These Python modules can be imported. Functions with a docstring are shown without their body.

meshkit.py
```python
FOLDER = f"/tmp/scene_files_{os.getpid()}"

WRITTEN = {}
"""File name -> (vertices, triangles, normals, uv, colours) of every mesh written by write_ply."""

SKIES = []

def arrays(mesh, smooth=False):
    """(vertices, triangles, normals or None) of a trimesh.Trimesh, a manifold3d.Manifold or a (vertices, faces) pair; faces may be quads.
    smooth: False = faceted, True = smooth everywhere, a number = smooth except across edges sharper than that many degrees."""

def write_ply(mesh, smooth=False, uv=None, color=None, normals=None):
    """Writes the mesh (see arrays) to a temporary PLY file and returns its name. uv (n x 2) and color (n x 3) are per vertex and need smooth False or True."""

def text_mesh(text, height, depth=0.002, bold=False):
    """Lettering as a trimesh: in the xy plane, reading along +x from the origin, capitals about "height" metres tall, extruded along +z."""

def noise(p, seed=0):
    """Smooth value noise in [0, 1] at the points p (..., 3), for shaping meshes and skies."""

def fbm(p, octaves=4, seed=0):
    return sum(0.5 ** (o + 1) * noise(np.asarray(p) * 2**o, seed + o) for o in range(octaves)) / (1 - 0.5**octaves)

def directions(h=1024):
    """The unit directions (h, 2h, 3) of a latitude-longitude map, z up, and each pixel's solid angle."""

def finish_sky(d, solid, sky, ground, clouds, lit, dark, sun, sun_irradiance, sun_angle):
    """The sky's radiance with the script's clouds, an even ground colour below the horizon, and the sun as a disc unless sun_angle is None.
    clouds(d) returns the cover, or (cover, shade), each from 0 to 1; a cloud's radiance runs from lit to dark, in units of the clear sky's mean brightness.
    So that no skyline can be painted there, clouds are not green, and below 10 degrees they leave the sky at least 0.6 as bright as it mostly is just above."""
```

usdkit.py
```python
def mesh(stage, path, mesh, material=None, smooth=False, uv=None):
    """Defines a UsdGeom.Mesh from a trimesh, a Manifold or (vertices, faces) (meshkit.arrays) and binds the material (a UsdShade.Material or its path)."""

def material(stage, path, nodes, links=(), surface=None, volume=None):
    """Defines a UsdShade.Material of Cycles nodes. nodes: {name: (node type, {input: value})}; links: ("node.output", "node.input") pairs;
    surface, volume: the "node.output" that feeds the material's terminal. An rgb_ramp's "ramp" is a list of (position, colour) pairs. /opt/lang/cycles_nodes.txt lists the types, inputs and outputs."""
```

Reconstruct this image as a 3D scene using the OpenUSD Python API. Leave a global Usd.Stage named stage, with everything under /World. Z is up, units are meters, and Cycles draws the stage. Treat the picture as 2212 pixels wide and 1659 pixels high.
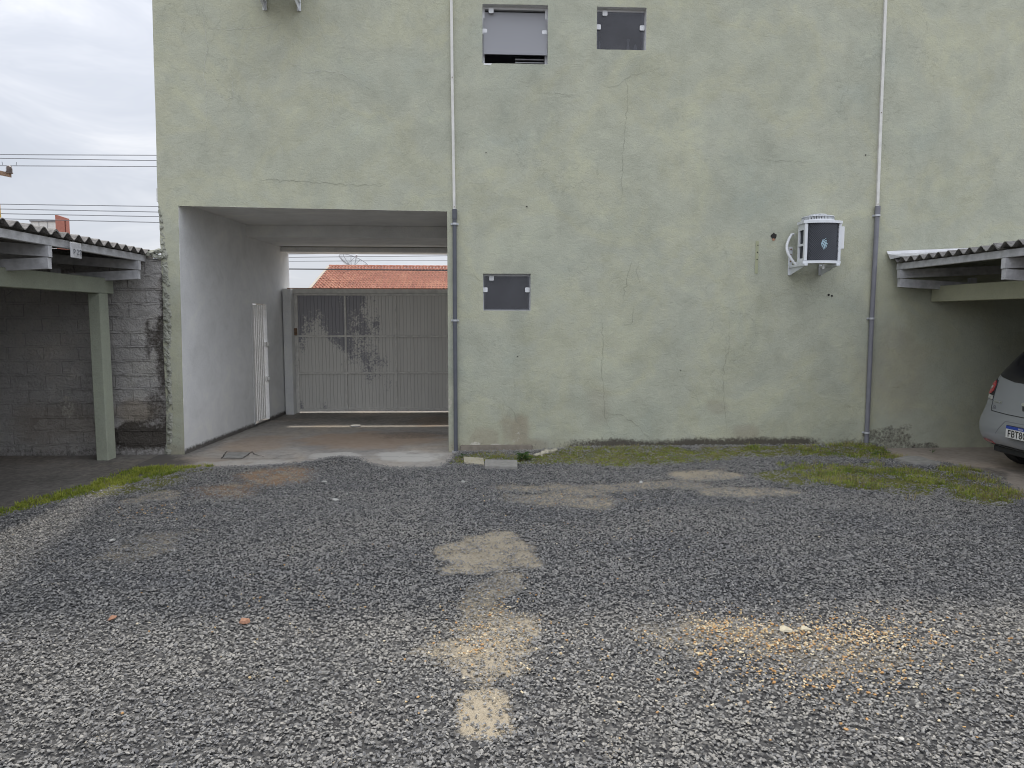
import math, random
import numpy as np
import trimesh
from shapely.geometry import Polygon, Point, LineString, box as sbox
from shapely import affinity, contains_xy
from scipy.spatial import ConvexHull
from pxr import Usd, UsdGeom, UsdLux, UsdShade, Gf, Sdf, Vt
import usdkit, meshkit

random.seed(7)
rng = np.random.default_rng(7)
stage = Usd.Stage.CreateInMemory()
UsdGeom.SetStageUpAxis(stage, UsdGeom.Tokens.z)
UsdGeom.SetStageMetersPerUnit(stage, 1.0)
UsdGeom.Xform.Define(stage, '/World')
UsdGeom.Scope.Define(stage, '/World/Looks')

# ------------------------------------------------------------------ camera, sky, sun
EYE = np.array([0.0, 0.0, 1.6])
YAW, PITCH, ROLL = math.radians(3.0), math.radians(5.4), math.radians(0.1)
FPX = 1519.0                                   # focal length in units of a 2212-wide picture
FWD = np.array([math.sin(YAW) * math.cos(PITCH), math.cos(YAW) * math.cos(PITCH), -math.sin(PITCH)])
RGT0 = np.array([math.cos(YAW), -math.sin(YAW), 0.0])
UP0 = np.cross(RGT0, FWD)
RGT = RGT0 * math.cos(ROLL) + UP0 * math.sin(ROLL)
UP = np.cross(RGT, FWD)
cam = UsdGeom.Camera.Define(stage, '/World/Camera')
cam.CreateHorizontalApertureAttr(36.0)
cam.CreateVerticalApertureAttr(27.0)
cam.CreateFocalLengthAttr(36.0 * FPX / 2212.0)
cam.CreateClippingRangeAttr(Gf.Vec2f(0.05, 2000))
cam.AddTransformOp().Set(Gf.Matrix4d(*RGT, 0, *UP, 0, *(-FWD), 0, *EYE, 1))
cam.CreateExposureAttr(0.45)

SUN_EL = math.radians(56.0)
SUN_AZ = math.atan2(-0.176, 0.984)              # atan2(x, y) of the direction towards the sun
SUN = np.array([math.sin(SUN_AZ) * math.cos(SUN_EL), math.cos(SUN_AZ) * math.cos(SUN_EL), math.sin(SUN_EL)])
SKY_STRENGTH, SUN_INT = 0.125, 0.55

dome = UsdLux.DomeLight.Define(stage, '/World/sky')
dome.GetPrim().SetCustomDataByKey('kind', 'structure')
sky_mat = usdkit.material(stage, '/World/Looks/sky_material', {
    'sky': ('sky_texture', {'sky_type': 'single_scattering', 'sun_disc': False, 'sun_elevation': SUN_EL, 'sun_rotation': SUN_AZ,
                            'aerosol_density': 2.0, 'air_density': 1.0}),
    'tc': ('texture_coordinate', {}),
    'map': ('mapping', {'scale': (1.0, 1.0, 2.4)}),
    'n': ('noise_texture', {'scale': 4.2, 'detail': 7, 'roughness': 0.6, 'distortion': 0.9}),
    'cr': ('rgb_ramp', {'ramp': [(0.30, (5.0, 5.27, 5.85)), (0.44, (5.4, 5.64, 6.2)), (0.54, (5.95, 6.15, 6.65)), (0.68, (7.0, 7.1, 7.4))]}),
    'mix': ('mix', {'fac': 0.90}),
    # an overcast sky is brighter overhead than near the horizon
    'sx': ('separate_xyz', {}), 'zr': ('rgb_ramp', {'ramp': [(0.0, (0.74, 0.74, 0.74)), (0.15, (0.75, 0.75, 0.75)), (0.4, (0.90, 0.90, 0.90)), (0.7, (1.25, 1.25, 1.25)), (1.0, (1.8, 1.8, 1.8))]}),
    'mz': ('mix', {'mix_type': 'multiply', 'fac': 1.0}),
    'bg': ('background_shader', {'strength': SKY_STRENGTH}),
}, [('tc.generated', 'map.vector'), ('map.vector', 'n.vector'), ('n.fac', 'cr.fac'), ('sky.color', 'mix.color1'), ('cr.color', 'mix.color2'),
    ('tc.generated', 'sx.vector'), ('sx.z', 'zr.fac'), ('mix.color', 'mz.color1'), ('zr.color', 'mz.color2'), ('mz.color', 'bg.color')], surface='bg.background')
UsdShade.MaterialBindingAPI.Apply(dome.GetPrim()).Bind(sky_mat)

sun = UsdLux.DistantLight.Define(stage, '/World/sun')
sun.CreateIntensityAttr(SUN_INT)
sun.CreateAngleAttr(2.4)
sun.CreateColorAttr(Gf.Vec3f(1.0, 0.93, 0.82))
sun.CreateNormalizeAttr(True)
zz = SUN / np.linalg.norm(SUN)
xx = np.cross([0, 0, 1.0], zz); xx /= np.linalg.norm(xx)
yy = np.cross(zz, xx)
sun.AddTransformOp().Set(Gf.Matrix4d(*xx, 0, *yy, 0, *zz, 0, 0, 0, 30, 1))


# ------------------------------------------------------------------ helpers
def ray(u, v):
    return FWD + RGT * (u - 1106) / FPX - UP * (v - 829.5) / FPX
def at_y(u, v, y):
    d = ray(u, v); return EYE + d * (y / d[1])
def at_x(u, v, x):
    d = ray(u, v); return EYE + d * (x / d[0])
def at_z(u, v, z=0.0):
    d = ray(u, v); return EYE + d * ((z - EYE[2]) / d[2])

LOOKS = {}
def mat(name, nodes, links=(), surface='p.BSDF', volume=None):
    LOOKS[name] = usdkit.material(stage, '/World/Looks/' + name, nodes, list(links), surface=surface, volume=volume)
    return LOOKS[name]

def plain(name, color, rough=0.6, metal=0.0, var=0.12, scale=6.0, bump=0.0, bscale=60.0, spec=0.5):
    c = np.array(color)
    lo, hi = np.clip(c * (1 - var), 0, 1), np.clip(c * (1 + var), 0, 1)
    nodes = {'g': ('geometry', {}), 'n': ('noise_texture', {'scale': scale, 'detail': 5, 'roughness': 0.6}),
             'r': ('rgb_ramp', {'ramp': [(0.3, tuple(lo)), (0.7, tuple(hi))]}),
             'p': ('principled_bsdf', {'roughness': rough, 'metallic': metal, 'specular_ior_level': spec})}
    links = [('g.position', 'n.vector'), ('n.fac', 'r.fac'), ('r.color', 'p.base_color')]
    if bump:
        nodes['n2'] = ('noise_texture', {'scale': bscale, 'detail': 4})
        nodes['b'] = ('bump', {'strength': 1.0, 'distance': bump})
        links += [('g.position', 'n2.vector'), ('n2.fac', 'b.height'), ('b.normal', 'p.normal')]
    return mat(name, nodes, links)

USED = {}
def fresh(parent, name):
    key = (parent, name)
    k = USED.get(key, 0); USED[key] = k + 1
    return f'{parent}/{name}' if k == 0 else f'{parent}/{name}_{k:03d}'

def meta(prim, label=None, cat=None, group=None, kind=None):
    for k, v in (('label', label), ('category', cat), ('group', group), ('kind', kind)):
        if v: prim.SetCustomDataByKey(k, v)
    return prim

def thing(name, label, cat, loc=(0, 0, 0), rotz=0.0, group=None, kind=None):
    x = UsdGeom.Xform.Define(stage, fresh('/World', name))
    x.AddTranslateOp().Set(Gf.Vec3d(*map(float, loc)))
    if rotz: x.AddRotateZOp().Set(float(rotz))
    meta(x.GetPrim(), label, cat, group, kind)
    return str(x.GetPath())

def part(parent, name, mesh, material, smooth=False, label=None, kind=None):
    m = usdkit.mesh(stage, fresh(parent, name), mesh, LOOKS[material], smooth=smooth)
    meta(m.GetPrim(), label=label, kind=kind)
    return str(m.GetPath())

def single(name, mesh, material, label=None, cat=None, group=None, kind=None, smooth=False):
    m = usdkit.mesh(stage, fresh('/World', name), mesh, LOOKS[material], smooth=smooth)
    meta(m.GetPrim(), label, cat, group, kind)
    return m

def primvar(path, name, values):
    m = UsdGeom.Mesh(stage.GetPrimAtPath(path))
    UsdGeom.PrimvarsAPI(m).CreatePrimvar(name, Sdf.ValueTypeNames.Color3fArray, 'vertex').Set(Vt.Vec3fArray.FromNumpy(np.asarray(values, np.float32)))

def cat_(*ms):
    ms = [m for m in ms if m is not None]
    return trimesh.util.concatenate([trimesh.Trimesh(m.vertices, m.faces, process=False) for m in ms])

def bx(x0, x1, y0, y1, z0, z1, bev=0.0):
    """Box; bev chamfers all its edges."""
    if bev <= 0:
        m = trimesh.creation.box([x1 - x0, y1 - y0, z1 - z0])
        m.apply_translation([(x0 + x1) / 2, (y0 + y1) / 2, (z0 + z1) / 2])
        return m
    pts = []
    for sx in (0, 1):
        for sy in (0, 1):
            for sz in (0, 1):
                c = np.array([(x0, x1)[sx], (y0, y1)[sy], (z0, z1)[sz]])
                s = np.array([1 - 2 * sx, 1 - 2 * sy, 1 - 2 * sz]) * bev
                for k in range(3):
                    q = c + s; q[k] = c[k]; pts.append(q)
    return trimesh.convex.convex_hull(np.array(pts))

def quad_strip(a, b):
    """Strip between two polylines of equal length."""
    a, b = np.asarray(a, float), np.asarray(b, float)
    n = len(a)
    i = np.arange(n - 1)
    f = np.vstack([np.stack([i, i + 1, i + 1 + n], 1), np.stack([i, i + 1 + n, i + n], 1)])
    return trimesh.Trimesh(np.vstack([a, b]), f, process=False)

def grid_mesh(P):
    """Mesh over an array (n, m, 3) of points."""
    n, m = P.shape[:2]
    i, j = np.meshgrid(np.arange(n - 1), np.arange(m - 1), indexing='ij')
    a = (i * m + j).ravel()
    f = np.vstack([np.stack([a, a + m, a + m + 1], 1), np.stack([a, a + m + 1, a + 1], 1)])
    return trimesh.Trimesh(P.reshape(-1, 3), f, process=False)

def tube(points, r, sides=8, caps=True):
    p = np.asarray(points, float)
    t = np.gradient(p, axis=0); t /= np.maximum(np.linalg.norm(t, axis=1, keepdims=True), 1e-9)
    ref = np.array([0, 0, 1.0]) if abs(t[0, 2]) < 0.9 else np.array([1.0, 0, 0])
    rings = []
    rr = np.broadcast_to(np.asarray(r, float), (len(p),))
    for k in range(len(p)):
        n = np.cross(t[k], ref); n /= max(np.linalg.norm(n), 1e-9)
        b = np.cross(t[k], n)
        ref = -np.cross(t[k], n) if False else ref
        a = np.linspace(0, 2 * np.pi, sides, endpoint=False)
        rings.append(p[k] + rr[k] * (np.cos(a)[:, None] * n + np.sin(a)[:, None] * b))
    V = np.vstack(rings); F = []
    for k in range(len(p) - 1):
        for s in range(sides):
            a, b2 = k * sides + s, k * sides + (s + 1) % sides
            F += [[a, b2, b2 + sides], [a, b2 + sides, a + sides]]
    if caps:
        c0, c1 = len(V), len(V) + 1
        V = np.vstack([V, p[0], p[-1]])
        e = (len(p) - 1) * sides
        for s in range(sides):
            F += [[c0, (s + 1) % sides, s], [c1, e + s, e + (s + 1) % sides]]
    m = trimesh.Trimesh(V, np.array(F), process=False)
    m.fix_normals()
    return m

def lathe(profile, sections=32):
    return trimesh.creation.revolve(np.asarray(profile, float), sections=sections)

def extrude(poly, h, z0=0.0):
    m = trimesh.creation.extrude_polygon(poly, h, engine='earcut'); m.apply_translation([0, 0, z0]); return m

def rot(m, axis, deg, about=(0, 0, 0)):
    m.apply_transform(trimesh.transformations.rotation_matrix(math.radians(deg), axis, about)); return m

def mv(m, x=0, y=0, z=0):
    m.apply_translation([x, y, z]); return m

def noise2(x, y, s, seed=0, octaves=4):
    return meshkit.fbm(np.stack([np.asarray(x) * s, np.asarray(y) * s, np.zeros_like(x) + 0.37 + seed * 3.1], -1), octaves, seed)

def sstep(a, b, x):
    t = np.clip((x - a) / (b - a), 0, 1); return t * t * (3 - 2 * t)

def blob(x, z, cx, cz, rx, rz, seed=0, amp=0.8, s=6.0):
    """Soft-edged irregular patch in [0, 1]."""
    d = ((x - cx) / rx) ** 2 + ((z - cz) / rz) ** 2
    n = noise2(x, z, s, seed) - 0.5
    return sstep(1.15, 0.25, d + n * amp * 2.2)

# ------------------------------------------------------------------ materials
def plaster(name, ramp, bump=0.007, attr=True, scale=0.9, fine=70.0, hair=False):
    nodes = {
        'g': ('geometry', {}),
        'n1': ('noise_texture', {'scale': scale, 'detail': 6, 'roughness': 0.62, 'distortion': 0.4}),
        'r1': ('rgb_ramp', {'ramp': ramp}),
        'n2': ('noise_texture', {'scale': 2.6, 'detail': 8, 'roughness': 0.72, 'distortion': 0.5}),
        'r2': ('rgb_ramp', {'ramp': [(0.28, (0.86, 0.86, 0.86)), (0.42, (0.95, 0.95, 0.94)), (0.52, (1, 1, 1)), (0.62, (1.05, 1.05, 1.02)), (0.75, (1.11, 1.11, 1.06))]}),
        'm1': ('mix', {'mix_type': 'multiply', 'fac': 1.0}),
        'n3': ('noise_texture', {'scale': fine, 'detail': 4, 'roughness': 0.7}),
        'r3': ('rgb_ramp', {'ramp': [(0.32, (0.90, 0.90, 0.90)), (0.5, (1, 1, 1)), (0.7, (1.05, 1.05, 1.045))]}),
        'm2': ('mix', {'mix_type': 'multiply', 'fac': 1.0}),
        # trowel marks: stretched, distorted noise
        'mp': ('mapping', {'scale': (4.0, 4.0, 5.0), 'rotation': (0, 0.9, 0)}),
        'n4': ('noise_texture', {'scale': 2.6, 'detail': 7, 'roughness': 0.66, 'distortion': 0.8}),
        'add': ('math', {'math_type': 'multiply_add', 'value2': 0.45}),
        'b': ('bump', {'strength': 1.0, 'distance': bump}),
        'p': ('principled_bsdf', {'roughness': 0.9, 'specular_ior_level': 0.25}),
    }
    links = [('g.position', 'n1.vector'), ('n1.fac', 'r1.fac'), ('g.position', 'n2.vector'), ('n2.fac', 'r2.fac'), ('r1.color', 'm1.color1'), ('r2.color', 'm1.color2'),
             ('g.position', 'n3.vector'), ('n3.fac', 'r3.fac'), ('m1.color', 'm2.color1'), ('r3.color', 'm2.color2'),
             ('g.position', 'mp.vector'), ('mp.vector', 'n4.vector'), ('n3.fac', 'add.value1'), ('n4.fac', 'add.value3'), ('add.value', 'b.height'), ('b.normal', 'p.normal')]
    out = 'm2.color'
    if hair:
        nodes |= {'mq': ('mapping', {'scale': (1.0, 1.0, 0.6)}), 'nq': ('noise_texture', {'scale': 1.1, 'detail': 7, 'roughness': 0.66, 'distortion': 0.8}), 'rq': ('rgb_ramp', {'ramp': [(0.32, (0.87, 0.88, 0.875)), (0.46, (0.95, 0.952, 0.945)), (0.56, (0.985, 0.985, 0.975)), (0.70, (1.03, 1.03, 1.0))]}),
                  'm5': ('mix', {'mix_type': 'multiply', 'fac': 1.0}),
                  'nd': ('noise_texture', {'scale': 1.6, 'detail': 5, 'roughness': 0.65}), 'vd': ('vector_math', {'math_type': 'multiply_add', 'vector2': (0.9, 0.9, 0.9)}),
                  'vo': ('voronoi_texture', {'feature': 'distance_to_edge', 'scale': 2.1}), 'vl': ('map_range', {'from_min': 0.0, 'from_max': 0.016, 'to_min': 1.0, 'to_max': 0.0, 'clamp': True}),
                  'nm': ('noise_texture', {'scale': 0.75, 'detail': 3}), 'vm': ('map_range', {'from_min': 0.50, 'from_max': 0.62, 'to_max': 0.30, 'clamp': True}), 'hm': ('math', {'math_type': 'multiply'}),
                  'm4': ('mix', {'color2': (0.20, 0.205, 0.17)})}
        links += [('g.position', 'nd.vector'), ('nd.color', 'vd.vector1'), ('g.position', 'vd.vector3'), ('vd.vector', 'vo.vector'), ('vo.distance', 'vl.value'), ('g.position', 'nm.vector'), ('nm.fac', 'vm.value'),
                  ('vl.result', 'hm.value1'), ('vm.result', 'hm.value2'), (out, 'm4.color1'), ('hm.value', 'm4.fac')]
        links += [('g.position', 'mq.vector'), ('mq.vector', 'nq.vector'), ('nq.fac', 'rq.fac'), ('m4.color', 'm5.color1'), ('rq.color', 'm5.color2')]
        out = 'm5.color'
    if attr:
        nodes |= {
            'a': ('attribute', {'attribute': 'wear'}), 'sp': ('separate_color', {}),
            'n5': ('noise_texture', {'scale': 26.0, 'detail': 6, 'roughness': 0.75}),
            # mould: fine noise eats into the mask
            'am': ('math', {'math_type': 'add'}), 'mr': ('map_range', {'from_min': 0.84, 'from_max': 1.14, 'to_max': 0.92, 'clamp': True}),
            'mx1': ('mix', {'color2': (0.062, 0.052, 0.042)}),
            'sb': ('math', {'math_type': 'multiply', 'value2': 0.75}), 'mx2': ('mix', {'color2': (0.26, 0.21, 0.15)}),
            'ab': ('math', {'math_type': 'add'}), 'br': ('map_range', {'from_min': 0.95, 'from_max': 1.08, 'clamp': True}),
            'mx3': ('mix', {'color2': (0.52, 0.49, 0.42)}),
        }
        links += [('a.color', 'sp.color'), ('g.position', 'n5.vector'), ('sp.r', 'am.value1'), ('n5.fac', 'am.value2'), ('am.value', 'mr.value'),
                  ('sp.g', 'sb.value1'), (out, 'mx2.color1'), ('sb.value', 'mx2.fac'),
                  ('sp.b', 'ab.value1'), ('n5.fac', 'ab.value2'), ('ab.value', 'br.value'), ('mx2.color', 'mx3.color1'), ('br.result', 'mx3.fac'),
                  ('mx3.color', 'mx1.color1'), ('mr.result', 'mx1.fac')]
        out = 'mx1.color'
    links.append((out, 'p.base_color'))
    return mat(name, nodes, links)

GREEN = [(0.26, (0.388, 0.412, 0.350)), (0.38, (0.402, 0.414, 0.336)), (0.47, (0.420, 0.427, 0.343)), (0.54, (0.437, 0.438, 0.332)), (0.60, (0.417, 0.425, 0.338)), (0.70, (0.428, 0.438, 0.350)), (0.80, (0.403, 0.425, 0.360))]
plaster('green_plaster', GREEN, hair=True)
plaster('green_plaster_plain', GREEN, attr=False, bump=0.006)
plaster('carport_green_shaded', [(0.3, (0.31, 0.335, 0.27)), (0.7, (0.36, 0.375, 0.295))], attr=False, bump=0.006)  # same green as the building, darkened: carport shade put into the colour
plaster('olive_plaster', [(0.3, (0.42, 0.42, 0.31)), (0.7, (0.48, 0.475, 0.35))], attr=False, bump=0.006)
plaster('grey_white_paint', [(0.3, (0.665, 0.67, 0.665)), (0.7, (0.72, 0.722, 0.715))], attr=True, bump=0.003)
plaster('ceiling_paint', [(0.3, (0.68, 0.68, 0.67)), (0.7, (0.75, 0.75, 0.735))], attr=False, bump=0.003)
plaster('raw_mortar', [(0.3, (0.36, 0.37, 0.31)), (0.7, (0.47, 0.47, 0.40))], attr=False, bump=0.05, fine=45)
plaster('block_concrete', [(0.3, (0.36, 0.348, 0.335)), (0.55, (0.44, 0.42, 0.40)), (0.75, (0.49, 0.45, 0.405))], attr=True, bump=0.045, fine=38)
plaster('block_mortar', [(0.3, (0.26, 0.25, 0.24)), (0.7, (0.34, 0.325, 0.31))], attr=True, bump=0.02, fine=60)
plaster('far_white', [(0.3, (0.55, 0.55, 0.53)), (0.7, (0.65, 0.65, 0.62))], attr=False, bump=0.0005, scale=0.3)
plain('crack_dark', (0.21, 0.215, 0.175), 0.95)
plain('crack_pale', (0.49, 0.495, 0.43), 0.95)
plain('ghost_mark', (0.33, 0.34, 0.22), 0.95)
plain('hole_dark', (0.02, 0.017, 0.015), 0.95)
plain('room_dark', (0.30, 0.295, 0.295), 0.9)
plain('white_alu', (0.66, 0.67, 0.68), 0.4, var=0.06)
plain('white_plastic', (0.70, 0.71, 0.72), 0.45, var=0.05)
plain('white_enamel', (0.66, 0.68, 0.70), 0.4, var=0.06, scale=14)
plain('conduit_white', (0.62, 0.61, 0.57), 0.5, var=0.10, scale=9)
plain('pvc_dark', (0.085, 0.09, 0.105), 0.45, var=0.15, scale=8)
plain('pvc_grey', (0.17, 0.17, 0.19), 0.45, var=0.12, scale=8)
plain('clamp_metal', (0.50, 0.51, 0.53), 0.4, 0.5)
plain('mesh_black', (0.075, 0.080, 0.092), 0.5)
plain('coil_dark', (0.028, 0.032, 0.040), 0.6)
plain('pale_blue', (0.42, 0.58, 0.66), 0.5)
plain('whitewashed_wood', (0.46, 0.46, 0.47), 0.8, var=0.22, scale=11, bump=0.003, bscale=40)
plain('raw_wood', (0.22, 0.15, 0.10), 0.85, var=0.3, scale=20)
plain('cement_sheet', (0.20, 0.19, 0.18), 0.95, var=0.45, scale=26, bump=0.006, bscale=90)
plain('flashing_metal', (0.62, 0.62, 0.63), 0.5, 0.2, var=0.12)
plain('rust_metal', (0.20, 0.13, 0.085), 0.85, var=0.4, scale=25)
plain('steel_paint_white', (0.84, 0.83, 0.80), 0.5, var=0.08, scale=30)
plain('wire_black', (0.05, 0.05, 0.055), 0.6)
plain('wire_grey', (0.16, 0.165, 0.18), 0.6)
plain('dish_mesh', (0.30, 0.31, 0.32), 0.5, 0.5)
plain('concrete_pole', (0.36, 0.35, 0.33), 0.9, var=0.15, bump=0.004)
plain('pole_yellow', (0.55, 0.38, 0.06), 0.7)
plain('porcelain', (0.20, 0.17, 0.16), 0.35)
plain('red_brown_render', (0.34, 0.135, 0.10), 0.9, var=0.1)
plain('asphalt', (0.055, 0.055, 0.057), 0.9, var=0.25, scale=30, bump=0.004, bscale=120)
plain('street_paving', (0.40, 0.37, 0.33), 0.9, var=0.15, scale=4)
plain('earth', (0.16, 0.12, 0.085), 1.0, var=0.3, scale=3)
plain('white_stone', (0.47, 0.46, 0.43), 0.9, var=0.12, scale=40, bump=0.003)
plain('brick_chip', (0.36, 0.19, 0.12), 0.9, var=0.2, scale=60, bump=0.002)
plain('cream_chip', (0.44, 0.40, 0.30), 0.9, var=0.15, scale=50, bump=0.004)
plain('slab_concrete', (0.28, 0.27, 0.245), 0.95, var=0.18, scale=18, bump=0.003)
plain('footing_concrete', (0.20, 0.175, 0.14), 0.95, var=0.25, scale=14, bump=0.005)
plain('rubble_pale', (0.42, 0.39, 0.30), 0.95, var=0.3, scale=30, bump=0.008)
plain('cover_iron', (0.45, 0.44, 0.42), 0.7, var=0.15)

# concrete floor: stained, dusty, pale scoured places
mat('floor_concrete', {
    'g': ('geometry', {}),
    'n1': ('noise_texture', {'scale': 0.8, 'detail': 6, 'roughness': 0.6, 'distortion': 0.6}),
    'r1': ('rgb_ramp', {'ramp': [(0.30, (0.28, 0.265, 0.245)), (0.50, (0.37, 0.345, 0.31)), (0.68, (0.43, 0.375, 0.31))]}),
    'n2': ('noise_texture', {'scale': 9, 'detail': 7, 'roughness': 0.75}),
    'r2': ('rgb_ramp', {'ramp': [(0.3, (0.72, 0.72, 0.72)), (0.5, (1, 1, 1)), (0.72, (1.22, 1.2, 1.16))]}),
    'm': ('mix', {'mix_type': 'multiply', 'fac': 1.0}),
    'a': ('attribute', {'attribute': 'wear'}), 'sp': ('separate_color', {}),
    'n5': ('noise_texture', {'scale': 16, 'detail': 7, 'roughness': 0.75}),
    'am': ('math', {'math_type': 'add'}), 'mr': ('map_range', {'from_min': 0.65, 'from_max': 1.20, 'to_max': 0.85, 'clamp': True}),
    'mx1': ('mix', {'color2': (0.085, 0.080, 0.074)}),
    'ab': ('math', {'math_type': 'add'}), 'br': ('map_range', {'from_min': 0.98, 'from_max': 1.45, 'clamp': True}),
    'mx2': ('mix', {'color2': (0.52, 0.50, 0.455)}),
    'sc': ('math', {'math_type': 'multiply', 'value2': 0.7}), 'mx3': ('mix', {'color2': (0.40, 0.27, 0.17)}),
    'n3': ('noise_texture', {'scale': 80, 'detail': 4}), 'b': ('bump', {'distance': 0.004}),
    'p': ('principled_bsdf', {'roughness': 0.9, 'specular_ior_level': 0.3}),
}, [('g.position', 'n1.vector'), ('n1.fac', 'r1.fac'), ('g.position', 'n2.vector'), ('n2.fac', 'r2.fac'), ('r1.color', 'm.color1'), ('r2.color', 'm.color2'),
    ('a.color', 'sp.color'), ('g.position', 'n5.vector'), ('sp.b', 'sc.value1'), ('m.color', 'mx3.color1'), ('sc.value', 'mx3.fac'),
    ('sp.g', 'ab.value1'), ('n5.fac', 'ab.value2'), ('ab.value', 'br.value'), ('mx3.color', 'mx2.color1'), ('br.result', 'mx2.fac'),
    ('sp.r', 'am.value1'), ('n5.fac', 'am.value2'), ('am.value', 'mr.value'), ('mx2.color', 'mx1.color1'), ('mr.result', 'mx1.fac'), ('mx1.color', 'p.base_color'),
    ('g.position', 'n3.vector'), ('n3.fac', 'b.height'), ('b.normal', 'p.normal')])

# gravel bed below the loose stones; wear: r = sand, g = moss, b = red earth
mat('gravel_bed', {
    'g': ('geometry', {}),
    'v': ('voronoi_texture', {'scale': 75.0}), 'sv': ('separate_color', {}),
    'r1': ('rgb_ramp', {'ramp': [(0.0, (0.040, 0.040, 0.042)), (0.6, (0.085, 0.085, 0.085)), (1.0, (0.20, 0.197, 0.19))]}),
    'a': ('attribute', {'attribute': 'wear'}), 'sp': ('separate_color', {}),
    'n5': ('noise_texture', {'scale': 45, 'detail': 6, 'roughness': 0.8}),
    'am': ('math', {'math_type': 'add'}), 'mr': ('map_range', {'from_min': 0.72, 'from_max': 1.05, 'clamp': True}),
    'n6': ('noise_texture', {'scale': 300, 'detail': 3}),
    'rs': ('rgb_ramp', {'ramp': [(0.25, (0.30, 0.255, 0.185)), (0.5, (0.42, 0.365, 0.275)), (0.75, (0.55, 0.49, 0.385))]}),
    'mx1': ('mix', {}),
    'rb': ('math', {'math_type': 'multiply', 'value2': 0.8}), 'mx3': ('mix', {'color2': (0.36, 0.235, 0.145)}),
    'ag': ('math', {'math_type': 'add'}), 'mg': ('map_range', {'from_min': 0.85, 'from_max': 1.25, 'clamp': True}),
    'rg': ('rgb_ramp', {'ramp': [(0.3, (0.075, 0.07, 0.028)), (0.5, (0.14, 0.145, 0.04)), (0.7, (0.22, 0.22, 0.07))]}),
    'mx2': ('mix', {}),
    'b': ('bump', {'distance': 0.012}), 'p': ('principled_bsdf', {'roughness': 0.95, 'specular_ior_level': 0.2}),
}, [('g.position', 'v.vector'), ('v.color', 'sv.color'), ('sv.r', 'r1.fac'), ('a.color', 'sp.color'), ('g.position', 'n5.vector'), ('g.position', 'n6.vector'),
    ('sp.r', 'am.value1'), ('n5.fac', 'am.value2'), ('am.value', 'mr.value'), ('n6.fac', 'rs.fac'), ('r1.color', 'mx1.color1'), ('rs.color', 'mx1.color2'), ('mr.result', 'mx1.fac'),
    ('sp.b', 'rb.value1'), ('mx1.color', 'mx3.color1'), ('rb.value', 'mx3.fac'),
    ('sp.g', 'ag.value1'), ('n5.fac', 'ag.value2'), ('ag.value', 'mg.value'), ('n5.fac', 'rg.fac'), ('mx3.color', 'mx2.color1'), ('rg.color', 'mx2.color2'), ('mg.result', 'mx2.fac'),
    ('mx2.color', 'p.base_color'), ('n5.fac', 'b.height'), ('b.normal', 'p.normal')])

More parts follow.
